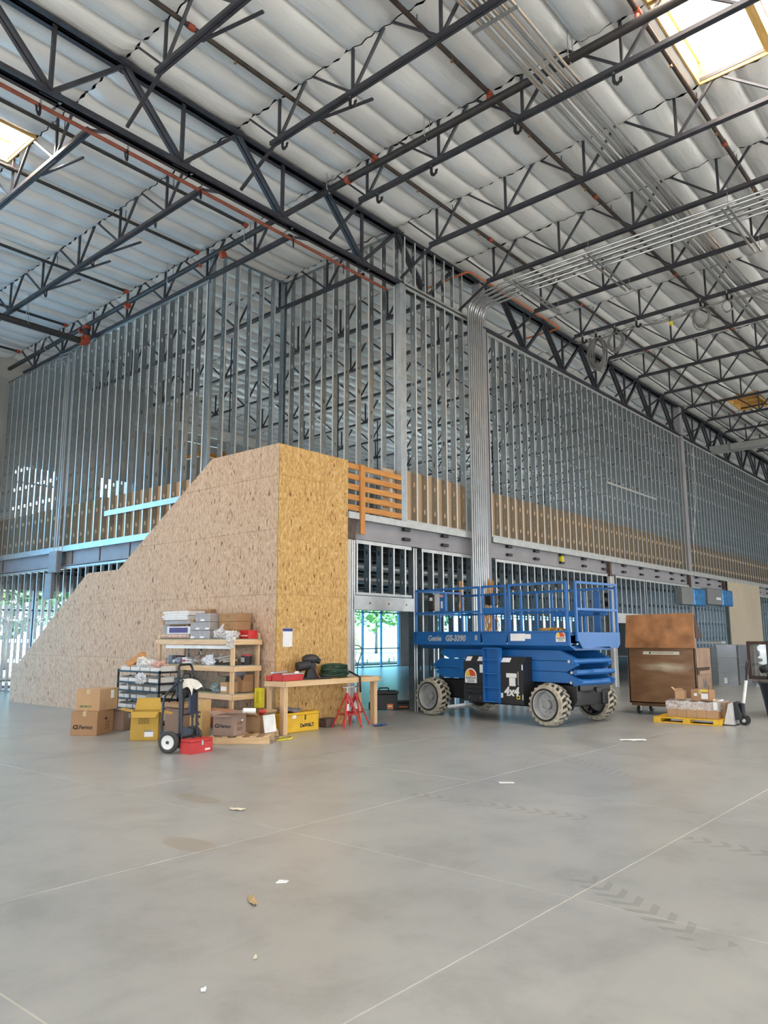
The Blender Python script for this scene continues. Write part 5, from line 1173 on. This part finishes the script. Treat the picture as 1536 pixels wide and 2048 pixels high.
yt = MB().tube([(8.62, 9.58, .01), (8.9, 9.55, .012), (9.1, 9.72, .01), (8.9, 9.78, .02), (8.75, 9.66, .03)], .012, 6).build('caution_tape', YELB, None, 1); tag(yt, 'crumpled yellow tape on the floor at the pallet', 'tape')
# ------------------------------------------------------------------ pipe stands
def stand(label, loc, rz, h=.60):
    t = thing('pipe_stand', label, 'pipe stand', loc, R(rz), 'red pipe stands')
    for k in range(4):
        a = R(45+90*k); MB().cyl((.28*math.cos(a), .28*math.sin(a), 0.005), (.03*math.cos(a), .03*math.sin(a), h-.03), .016, 8).build('leg', RED, t, 2)
    for k in range(4):
        a, b = R(45+90*k), R(135+90*k); r = .17; MB().cyl((r*math.cos(a), r*math.sin(a), .24), (r*math.cos(b), r*math.sin(b), .24), .010, 6).build('tie_bar', RED, t, 2)
    MB().cyl((0, 0, h-.12), (0, 0, h+.02), .030, 10).build('collar', RED, t, 2); MB().cyl((0, 0, h-.1), (0, 0, h+.12), .016, 8).build('stem', COND, t, 2)
    MB().bev(-.13, -.04, h+.12, .13, .04, h+.135, .004).build('head_plate', COND, t); MB().box(-.026, -.026, .30, .026, .026, .42).build('decal', PAPER, t)
stand('red pipe stand with flat head plate, left one under the bench end', (10.70, 9.98, 0), -12); stand('red pipe stand behind the other one, right under the bench end', (11.08, 10.12, 0), 20, .58)
bl = MB().bev(0, 0, 0, .24, .18, .16, .01).build('steel_block', STEEL_R, None, False, (10.42, 10.24, 0)); tag(bl, 'small rusty steel block on the floor left of the pipe stands', 'block')
rb = MB(); rb.grid(lambda u, v: (.3*u, .14*v, .02+.02*math.sin(9*u)*math.sin(7*v)), 8, 5); o = rb.build('blue_rag', M('blue_cloth', (.03, .10, .30), .9), None, 1, (11.12, 9.62, .0)); tag(o, 'blue rag on the floor at the right pipe stand', 'rag')
# ------------------------------------------------------------------ notice on the board
nt_ = thing('wall_notice', 'white paper notice with blue header pinned to the golden strand board', 'notice', (9.50, 10.45, 1.47)); MB().box(0, -.004, 0, .23, 0, .30).build('sheet', PAPER, nt_); MB().box(0, -.006, .275, .23, -.004, .325).build('header', M('blue_header', (.03, .06, .28), .6), nt_)
# ------------------------------------------------------------------ behind the doorway
kb = thing('rolling_toolbox', 'black rolling tool box with orange badge inside the doorway', 'tool box', (13.62, 11.52, 0), R(-38))
MB().bev(-.28, 0, .02, .28, .36, .36, .015).build('body', BLACKM, kb); MB().bev(-.30, -.02, .36, .30, .38, .43, .015).build('lid', BLACKM, kb); MB().tube(bend([(-.12, .18, .43), (-.12, .18, .49), (.10, .18, .49), (.10, .18, .43)], .03), .016, 8).build('handle', BLACKM, kb, 2)
MB().cyl((-.30, .2, .09), (-.34, .2, .09), .09, 14).build('wheel', RUBBER, kb, 2); bd = MB().bev(.03, -.008, .03, .17, 0, .15, .004).build('badge', M('orange_badge', (.65, .16, .02), .5), kb); MB().box(.05, -.010, .085, .15, -.008, .108).build('print_mark', WHITE, kb)
kc = thing('flat_toolbox', 'low black tool case lying beside the rolling tool box', 'tool case', (13.95, 11.48, 0), R(-38)); MB().bev(0, 0, 0, .42, .34, .14, .012).build('body', BLACKM, kc); MB().bev(.0, 0, .14, .42, .34, .18, .012).build('lid', BLACKM, kc); MB().box(.06, -.004, .05, .26, 0, .08).build('stripe', M('orange_badge', None), kc)
dl_ = thing('dolly', 'grey tubular dolly handle standing in the doorway', 'dolly', (13.50, 12.25, 0), R(-40))
MB().tube(bend([(-.20, 0, 1.42), (-.05, 0, 1.46), (.09, 0, 1.40), (.07, 0, 1.25), (-.02, 0, 1.0), (-.02, 0, .02)], .08), .014, 8).build('handle', COND, dl_, 2); MB().tube(bend([(-.14, 0, 1.28), (-.08, 0, 1.12), (-.02, 0, 1.0)], .05), .012, 8).build('grip', COND, dl_, 2); MB().box(-.15, -.1, 0, .12, .14, .03).build('base', STEEL, dl_)

# ------------------------------------------------------------------ job box at right
jb = thing('job_box', 'large brown steel job box on casters with raised lid', 'job box', (16.40, 5.55, 0))
def mat_worn():
    m, nt, b, L = node_mat('worn_brown_paint'); c = coords(nt); s = nd(nt, 'ShaderNodeSeparateXYZ'); L(c, s.inputs[0])
    n = nd(nt, 'ShaderNodeTexNoise'); n.inputs['Scale'].default_value = 4; n.inputs['Detail'].default_value = 6; L(coords(nt, (1, .5, 1.6)), n.inputs['Vector'])
    def gauss(out, mid, w):
        a = nd(nt, 'ShaderNodeMath', operation='SUBTRACT'); L(out, a.inputs[0]); a.inputs[1].default_value = mid
        q = nd(nt, 'ShaderNodeMath', operation='MULTIPLY'); L(a.outputs[0], q.inputs[0]); L(a.outputs[0], q.inputs[1])
        d = nd(nt, 'ShaderNodeMath', operation='DIVIDE'); L(q.outputs[0], d.inputs[0]); d.inputs[1].default_value = -w*w
        e = nd(nt, 'ShaderNodeMath', operation='EXPONENT'); L(d.outputs[0], e.inputs[0]); return e.outputs[0]
    g = nd(nt, 'ShaderNodeMath', operation='MULTIPLY'); L(gauss(s.outputs[2], 1.0, .10), g.inputs[0]); L(gauss(s.outputs[1], .62, .52), g.inputs[1])
    g2 = nd(nt, 'ShaderNodeMath', operation='MULTIPLY'); L(g.outputs[0], g2.inputs[0]); L(n.outputs[0], g2.inputs[1])
    r1 = ramp(nt, [(.12, (0, 0, 0)), (.5, (1, 1, 1))]); L(g2.outputs[0], r1.inputs[0]); r2 = ramp(nt, [(.3, (.17, .085, .038)), (.7, (.26, .14, .065))]); L(n.outputs[0], r2.inputs[0])
    mx = nd(nt, 'ShaderNodeMixRGB'); L(r1.outputs[0], mx.inputs[0]); L(r2.outputs[0], mx.inputs[1]); mx.inputs[2].default_value = (.50, .42, .30, 1); L(mx.outputs[0], b.inputs['Base Color']); b.inputs['Roughness'].default_value = .42; return m
MB().bev(0, 0, .24, .06, 1.44, 1.40, .008).build('front_panel', mat_worn(), jb); 
for ys in (0, 1.41): MB().prism([(0, .24), (.98, .24), (.98, 1.38), (.55, 1.40), (0, 1.40)], (0, ys, 0), (1, 0, 0), (0, 0, 1), (0, .03, 0)).build('side_panel', M('brown_side_paint', (.34, .22, .15), .55, .1, .25, 3), jb)
MB().box(.95, 0, .24, .98, 1.44, 1.38).build('back_panel', BOXBROWN, jb); MB().box(0, 0, .24, .98, 1.44, .27).build('bottom', BOXBROWN, jb)
MB().add([(-.06, -.02, 1.40), (-.06, 1.46, 1.40), (.02, 1.44, 2.10), (.02, 0, 2.12), (-.02, -.02, 1.40), (-.02, 1.46, 1.40), (.06, 1.44, 2.10), (.06, 0, 2.12)], [(0,1,2,3),(7,6,5,4),(0,4,5,1),(1,5,6,2),(2,6,7,3),(3,7,4,0)]).build('lid', M('rusty_lid_paint', (.36, .16, .06), .5, .1, .4, 3.2, .15), jb)
MB().add([(.06, -.005, 2.11), (.06, .01, 2.11), (.50, .01, 1.60), (.50, -.005, 1.60), (.10, -.005, 1.60), (.10, .01, 1.60)], [(0, 3, 4), (1, 5, 2), (0, 1, 2, 3), (3, 2, 5, 4), (4, 5, 1, 0)]).build('lid_gusset', M('seam_shade2', (.06, .03, .02), .7), jb)
MB().bev(.06, -.012, .86, .82, .0, 1.0, .004).build('handle_recess_shade', M('seam_shade2', None), jb); MB().bar((.12, -.02, .90), (.76, -.02, .90), .03, .07).build('handle', M('brown_side_paint', None), jb)  # flat dark plate paints the shade inside the handle recess
MB().box(-.004, .32, 1.26, 0, 1.09, 1.325).build('name_strip', M('cream_strip', (.72, .68, .55), .6), jb); MB().cyl((-.003, .94, 1.293), (-.007, .94, 1.293), .022, 12).build('logo_mark', INK, jb); st = MB().box(-.0055, .44, 1.284, -.004, .90, 1.303).build('print_mark', M('faded_green_ink', (.30, .29, .18), .8), jb)
MB().tube([(.40, -.002, .76), (.44, -.002, .60), (.50, -.002, .74), (.53, -.002, .58), (.60, -.002, .72), (.52, -.002, .66), (.66, -.002, .62), (.74, -.002, .50), (.70, -.002, .40)], .012, 6).build('spray_mark', M('grey_spray', (.22, .20, .19), .7), jb)
for x in (.05, .80):
    MB().box(x, .02, .18, x+.12, 1.42, .24).build('skid', BOXBROWN, jb)
for x, y in ((.12, 1.30), (.12, .55), (.80, 1.30), (.80, .12)):
    c = MB().lathe([(.04, -.022), (.085, -.022), (.09, 0), (.085, .022), (.04, .022)], (x+.03, y, .09), (0, 1, 0), 18).build('caster', RUBBER, jb, 2); MB().prism([(-.05, .18), (.05, .18), (.045, .07), (.01, .07)], (x+.03, y-.035, 0), (1, 0, 0), (0, 0, 1), (0, .008, 0)).build('fork', COND, c); MB().cyl((x+.03, y-.03, .09), (x+.03, y+.03, .09), .03, 10).build('hub', RIM, c, 2)
# ------------------------------------------------------------------ yellow pallet with wrapped cartons
yp = thing('yellow_pallet', 'yellow painted pallet on the pallet jack', 'pallet', (15.22, 4.76, 0), R(4))
for y in (0, .55, 1.10): MB().bev(0, y, .02, 1.0, y+.14, .085, .004).build('block_row', YEL, yp)
for y in (0, .40, .80): pass
for x in (0, .15, .31, .47, .63, .79, .92): MB().bev(x, 0, .085, x+.09, 1.24, .105, .004).build('deck_board', YEL, yp)
for x in (0, .9): MB().bev(x, 0, 0, x+.1, 1.24, .02, .003).build('bottom_board', YEL, yp)
for k in range(5): carton('wrapped brown carton, %s from the right in the front row on the yellow pallet' % ORD[k], (15.32+.002*k, 4.86+.186*k, .107), 0, .30, .182, .30, CARD_L, tape=True, group='cartons on the yellow pallet')
for k in range(4): carton('wrapped brown carton, %s from the right in the back row on the yellow pallet' % ORD[k], (15.64, 4.80+.23*k, .107), 0, .34, .225, .29, CARD_L, group='cartons on the yellow pallet')
mb = MB(); mb.grid(lambda u, v: (15.305-.006*math.sin(20*u), 4.84+.96*u, .26+.155*v+.008*math.sin(25*u)), 24, 3); mb.grid(lambda u, v: (15.305+.70*v, 4.84+.96*u, .415+.012*math.sin(17*u+9*v)), 24, 8); mb.grid(lambda u, v: (15.305+.7*u, 4.835, .24+.175*v+.006*math.sin(20*u)), 12, 3)
o = mb.build('stretch_wrap', FILM, None, 1); tag(o, 'clear stretch wrap over the cartons on the yellow pallet', 'plastic wrap')
carton('small open carton on top of the wrapped cartons, left one', (15.38, 5.46, .435), 8, .2, .17, .16, CARD_L, flaps={'+y': (40, .1), '-x': (70, .06)}); cc = carton('brown carton with white shipping label on the wrapped cartons', (15.36, 4.98, .435), -6, .24, .36, .20, CARD, patch=[('-x', .03, .03, .16, .13, PAPER), ('-x', .24, .08, .30, .13, PAPER), ('-x', .03, .165, .17, .20, YELB)]); carton('white slip box at right end of the wrapped cartons', (15.4, 4.80, .432), 0, .2, .14, .03, WHC)
tg = MB().box(-.002, 0, 0, 0, .07, .14).build('hang_tag', PAPER, None, False, (15.285, 4.83, .28)); tag(tg, 'white tag hanging on the corner of the wrapped cartons', 'tag')
# ------------------------------------------------------------------ pallet jack
SILV = M('light_grey_machine', (.55, .54, .52), .45, .3, .15, 6)
pj = thing('pallet_jack', 'grey pallet jack with white handle bar beside the yellow pallet', 'pallet jack', (15.62, 4.62, 0), R(4))
for x in (-.14, .26): MB().bev(x, .05, .022, x+.15, 1.15, .08, .008).build('fork', SILV, pj)
MB().prism([(-.02, .02), (.16, .02), (.06, .40), (.0, .42)], (-.22, 0, 0), (0, 1, 0), (0, 0, 1), (.62, 0, 0)).build('load_backrest', SILV, pj)
MB().prism([(-.14, .10), (.0, .10), (.0, .42), (-.05, .42)], (-.10, 0, 0), (0, 1, 0), (0, 0, 1), (.36, 0, 0)).build('housing', BLACKM, pj)
MB().cyl((.08, -.12, .10), (.08, -.12, .40), .05, 12).build('pump', BLACKM, pj, 2)
for x in (.0, .14): w = MB().lathe([(.03, -.025), (.085, -.025), (.09, 0), (.085, .025), (.03, .025)], (x, -.15, .09), (1, 0, 0), 18).build('steer_wheel', RUBBER, pj, 2); MB().cyl((x-.03, -.15, .09), (x+.03, -.15, .09), .035, 10).build('hub', SILV, w, 2)
MB().cyl((.08, -.14, .38), (.08, -.22, .82), .028, 10).build('handle_bar', WHITE, pj, 2); MB().cyl((.08, -.22, .82), (.08, -.25, 1.0), .02, 10).build('handle_neck', BLACKM, pj, 2)
MB().tube([(.08+.09*math.cos(t), -.26-.01*math.sin(t), 1.08+.10*math.sin(t)) for t in [2*math.pi*i/14 for i in range(14)]], .017, 8, closed=True).build('grip_loop', BLACKM, pj, 2)
# ------------------------------------------------------------------ ducts and sheet metal by the wall
DUCT = M('sheet_metal', (.58, .61, .64), .25, .85, .1, 3)
def duct(label, loc, rz, w, d, h, seams=(.35, .7)):
    t = thing('sheet_metal_duct', label, 'duct', loc, R(rz), 'duct sections by the wall'); mb = MB()
    for b in ((0, 0, w, .01), (0, d-.01, w, d), (0, 0, .01, d), (w-.01, 0, w, d)): mb.box(b[0], b[1], 0, b[2], b[3], h)
    mb.build('body', DUCT, t)
    for s in (0, *seams, .985): MB().box(-.012, -.012, h*s, w+.012, d+.012, h*s+.02).build('seam', GALV_B, t)
    return t
d1 = duct('upright sheet metal duct section with paper tag behind the job box', (27.5, 7.95, 0), 6, .5, .62, 1.36); MB().box(-.016, .34, .08, -.013, .44, .26).build('label_patch', PAPER, d1)
duct('wide pale duct section right of the tagged duct', (27.6, 7.45, 0), 0, .5, .48, 1.36, (.5,)); duct('duct section half hidden behind the job box', (27.9, 8.7, 0), 3, .5, .55, 1.25, (.5,))
sm = thing('metal_cap', 'flat sheet metal cap lying on the ducts behind the job box', 'sheet metal', (27.7, 8.45, 1.38), R(5)); MB().bev(0, 0, 0, .6, .8, .08, .006).build('tray', GALV_B, sm); MB().box(0, .1, .08, .5, .35, .10).build('lip', GALV, sm)
# ------------------------------------------------------------------ trash bin, frame, work light at the right edge
tbn = thing('trash_bin', 'dark blue wheeled trash bin cut by the right edge', 'bin', (17.62, 4.27, 0)); MB().lathe([(.30, .02), (.34, .30), (.40, .62), (.42, .66), (.42, .72), (.38, .73)], n=24).build('body', M('navy_plastic', (.012, .018, .035), .45), tbn, 2)
MB().lathe([(.43, .70), (.43, .73), (.1, .76), (0, .76)], n=24).build('lid', M('brown_grey_lid', (.10, .085, .07), .6), tbn, 2); MB().box(-.40, -.02, .44, -.37, .14, .58).build('label_patch', M('decal_red', None), tbn)
fr = thing('wooden_frame', 'dark brown window frame with wire glass standing behind the trash bin', 'frame', (18.25, 5.06, .72), R(-3)); DKB = M('dark_brown_wood', (.055, .025, .018), .5)
for b in ((0, -1.2, 0, .05, 0, .07), (0, -1.2, .74, .05, 0, .81), (0, -.07, 0, .05, 0, .81), (0, -.46, 0, .05, -.40, .81), (0, -1.2, 0, .05, -1.13, .81)): MB().bev(*b, .005).build('bar', DKB, fr)
MB().box(.02, -1.14, .06, .025, -.06, .76).build('wire_glass', mat_glass('wire_glass', (.65, .68, .66), .12), fr)
fs = thing('flat_cart', 'low dark flat cart carrying the wooden frame', 'cart', (18.1, 3.5, 0)); MB().bev(0, 0, .64, .6, 1.45, .71, .01).build('top', M('dim_crate', (.16, .15, .14), .7), fs)
for x, y in ((.05, .1), (.5, .1), (.05, 1.1), (.5, 1.1)): MB().bev(x, y, .1, x+.05, y+.05, .64, .005).build('leg', STEEL, fs); MB().lathe([(.02, -.02), (.055, -.02), (.055, .02), (.02, .02)], (x+.03, y+.025, .055), (0, 1, 0), 12).build('caster', RUBBER, fs, 2)
wk = thing('work_light', 'chrome work light head in front of the dark frame', 'work light', (18.15, 4.62, .71)); MB().lathe([(.02, 0), (.10, .06), (.12, .16), (.11, .24), (0, .27)], (0, 0, .06), (-.3, .2, .9), 18).build('reflector', M('chrome', (.75, .75, .75), .12, 1.), wk, 2); MB().cyl((0, 0, 0), (0, 0, .10), .05, 12).build('foot', BLACK, wk, 2); MB().lathe([(.125, .15), (.13, .2), (.12, .25)], (0, 0, .06), (-.3, .2, .9), 18).build('bezel', BLACK, wk, 2)
# ------------------------------------------------------------------ electrical boxes with blue film on the lower right wall
BFILM = M('blue_protective_film', (.02, .22, .55), .15, .2, .5, 6)
def ebox(label, x0, x1, z0, z1, xf):
    t = thing('panel_box', label, 'panel box', (x0, 10.875, z0), 0, 'panel boxes on the lower wall'); MB().bev(0, -.28, 0, x1-x0, 0, z1-z0, .01).build('body', M('grey_panel_paint', (.20, .21, .21), .45, .2), t); MB().bev(xf-x0, -.31, -.02, x1-x0+.05, .0, z1-z0+.02, .05).build('film', BFILM, t); return t
ebox('grey wall panel box with blue film nearer to the far column', 30.3, 32.9, 2.86, 3.52, 31.6); e2 = ebox('grey wall panel box with white tag and blue film next to the board panel', 33.3, 36.6, 2.95, 3.62, 35.2); MB().box(1.1, -.284, .22, 1.7, -.28, .32).build('tag', PAPER, e2)
# ------------------------------------------------------------------ litter on the floor
def litter(label, x, y, pts, mat=PAPER, h=.004, cat='paper'):
    o = MB().prism(pts, (x, y, .001), (1, 0, 0), (0, 1, 0), (0, 0, h)).build('litter', mat); tag(o, label, cat, 'litter on the floor')
litter('rectangular white paper scrap on the open floor', 7.82, 4.92, [(0, 0), (.10, -.13), (.15, -.10), (.05, .05)])
litter('small white paper scrap near the front', 3.76, 4.16, [(0, 0), (.05, -.05), (.09, -.03), (.06, .03)]); 
CRM = M('cream_leaf', (.66, .60, .45), .8); LEAF = M('dry_leaf', (.50, .36, .18), .8)
def crumple(label, x, y, sx, sy, rz, mat, cat, seed):
    rn = random.Random(seed); mb = MB(); mb.grid(lambda u, v: (sx*(u-.5), sy*(v-.5)*(1-.7*abs(2*u-1)**2), .004+.02*abs(math.sin(7*u+5*v+seed))*(1-abs(2*v-1)*.5)), 8, 5); o = mb.build('litter', mat, None, False, (x, y, 0)); o.rotation_euler = (0, 0, R(rz)); tag(o, label, cat, 'litter on the floor')
crumple('crumpled cream paper near the second joint crossing', 5.03, 6.13, .16, .07, -60, CRM, 'paper', 1); crumple('dry leaf with long stalk in the foreground', 3.42, 4.0, .20, .05, 60, LEAF, 'leaf', 2); crumple('crumpled white rag on the floor in front of the lift', 12.29, 5.22, .42, .18, -50, PAPER, 'rag', 3)
crumple('tiny white chip at lower left of the floor', 2.45, 3.2, .03, .02, 0, PAPER, 'chip', 5); crumple('tiny cream chip at lower middle of the floor', 2.85, 3.3, .03, .02, 30, CRM, 'chip', 6)

# ================================================================== UPPER ROOM AND OUTDOORS
# orange shoring tower seen through the upper studs
sc_ = thing('shoring_tower', 'orange painted shoring tower behind the upper left studs', 'scaffold', (17.2, 23.6, 4.22)); OR = M('orange_scaffold_paint', (.60, .24, .02), .5)
for x, y in ((0, 0), (0, 1.6), (2.2, 0), (2.2, 1.6)): MB().bev(x, y, 0, x+.16, y+.16, 5.0, .01).build('post', OR, sc_)
for z in (1.4, 4.2): 
    MB().bev(0, 0, z, 2.36, .12, z+.14, .01).build('beam', OR, sc_); MB().bev(0, 0, z, .12, 1.76, z+.14, .01).build('beam', OR, sc_)
MB().bev(1.0, -.2, 3.9, 3.4, .2, 4.2, .01).build('top_beam', OR, sc_)
for k, (y, z) in enumerate(((18.0, 7.4), (20.5, 8.2), (22.8, 8.6))):
    d = thing('ceiling_duct', '%s pale metal beam crossing the upper room behind the studs' % ORD[k], 'beam', (13.8, y, z), 0, 'pale beams in the upper room'); MB().bev(0, 0, 0, 20, .10, .28, .01).build('beam', GALV_B, d)
    for x in (.3, 5, 10, 15, 19.7): MB().bar((x, .05, .28), (x, .05, zr(y)-z-.7), .03).build('hanger', STEEL, d); MB().bar((x, .05, -(z-4.22)), (x, .05, 0), .09).build('post', GALV, d)
# outside
og = MB().box(-60, 28.3, -.4, 160, 160, -.05).build('ground_outside', CONC_D, kind='structure'); og['label'] = 'bright pavement outside the storefront'
bed = MB().box(10, 31, -.05, 90, 34, .02).build('planting_bed', M('mulch', (.10, .07, .045), .95), kind='structure'); bed['label'] = 'dark planting bed outside the glass'
LEAFM = [M('leaf_green_light', (.24, .36, .07), .7, 0, .4, 3), M('leaf_green_dark', (.07, .15, .05), .7, 0, .4, 3), M('leaf_yellow_green', (.40, .38, .06), .7, 0, .4, 3)]
BARK = M('bark', (.16, .12, .09), .9)
def tree(label, x, y, h, r, mat, seed, n=900, name='tree'):
    rn = random.Random(seed); t = thing(name, label, 'tree' if name == 'tree' else 'shrub', (x, y, -.05), 0, 'trees outside' if name == 'tree' else 'shrubs outside')
    if name == 'tree': MB().tube([(0, 0, 0), (.1, .05, h*.3), (0, .1, h*.75)], .16, 8, r2=.05).build('trunk', BARK, t, 1)
    else: MB().tube([(0, 0, 0), (0, 0, h*.5)], .03, 6).build('stem', BARK, t, 1)
    mb = MB()
    for k in range(n):
        while True:
            p = Vector((rn.uniform(-1, 1), rn.uniform(-1, 1), rn.uniform(-1, 1)))
            if p.length < 1: break
        c = Vector((p.x*r, p.y*r, h*.62+p.z*h*.40)) if name == 'tree' else Vector((p.x*r, p.y*r, h*.55+p.z*h*.45))
        a = Vector((rn.gauss(0, 1), rn.gauss(0, 1), rn.gauss(0, 1))).normalized(); b = a.orthogonal().normalized(); s = r*rn.uniform(.07, .16)
        mb.add([c-a*s, c+b*s*.5, c+a*s, c-b*s*.5], [(0, 1, 2, 3)])
    mb.build('crown', mat, t)
for k, (x, y, h, r, m, lb) in enumerate(((41, 44, 7, 2.6, 0, 'light green tree outside, seen in the middle of the doorway'), (34.5, 50, 8, 2.8, 0, 'pale green tree outside at the left of the doorway view'), (50, 52, 9, 3.0, 1, 'dark green tree outside at the right of the doorway view'), (60, 52, 9, 3.5, 0, 'green tree outside behind the lift'), (14, 38, 6, 2.4, 0, 'light green tree outside behind the left studs'), (18.5, 42, 7, 2.6, 1, 'darker tree outside behind the left studs'), (72, 54, 9, 3.4, 1, 'far tree outside behind the studs at right'), (46, 62, 11, 4.0, 1, 'tall tree far behind the others outside'), (31, 58, 10, 4, 1, 'tall far tree outside at left of doorway'))): tree(lb, x, y, h, r, LEAFM[m], k)
for k, (x, y, lb) in enumerate(((40.5, 41.5, 'left'), (46, 42, 'right'), (34.5, 42, 'far left'))): tree('yellow flowering shrub outside the doorway glass, %s one' % lb, x, y, 2.0, 1.1, LEAFM[2], 30+k, 350, 'shrub')
for k in range(7): tree('%s low grassy plant in the bed outside, counted from the left' % ORD[k], 30+2.1*k, 32.2, .55, .5, LEAFM[1], 50+k, 90, 'plant')
car = thing('car', 'silver car parked outside the doorway glass', 'car', (38.2, 38.5, -.05), R(0)); CP = M('silver_car_paint', (.50, .53, .57), .25, .5)
body = [(-2.2, .35), (2.2, .35), (2.25, .75), (1.5, .92), (.9, 1.38), (-.9, 1.42), (-1.6, .98), (-2.2, .90)]
MB().prism(body, (0, -.85, 0), (1, 0, 0), (0, 0, 1), (0, 1.7, 0)).build('body', CP, car); MB().prism([(1.3, .95), (.82, 1.32), (.05, 1.35), (.05, .95)], (0, -.86, 0), (1, 0, 0), (0, 0, 1), (0, 1.72, 0)).build('side_window', M('dark_car_glass', (.03, .05, .07), .1), car); MB().prism([(-.05, .95), (-.05, 1.35), (-.82, 1.37), (-1.35, .98)], (0, -.86, 0), (1, 0, 0), (0, 0, 1), (0, 1.72, 0)).build('side_window', M('dark_car_glass', None), car)
for x in (-1.4, 1.4):
    for y in (-.88, .70): w = MB().lathe([(.18, 0), (.33, .01), (.33, .17), (.18, .18)], (x, y, .33), (0, 1, 0), 20).build('wheel', RUBBER, car, 2); MB().lathe([(.19, .02), (.0, .03)], (x, y, .33), (0, 1, 0), 16).build('hub_cap', RIM, w, 2)

# lettering outlines become plain meshes
dg = bpy.context.evaluated_depsgraph_get()
for o in [o for o in COL.objects if o.type == 'FONT']:
    me = bpy.data.meshes.new_from_object(o.evaluated_get(dg)); me.name = 'lettering'
    nn = o.name; q = bpy.data.objects.new('lettering', me); COL.objects.link(q)
    q.parent = o.parent; q.location = o.location; q.rotation_euler = o.rotation_euler; q.scale = o.scale
    bpy.data.objects.remove(o)
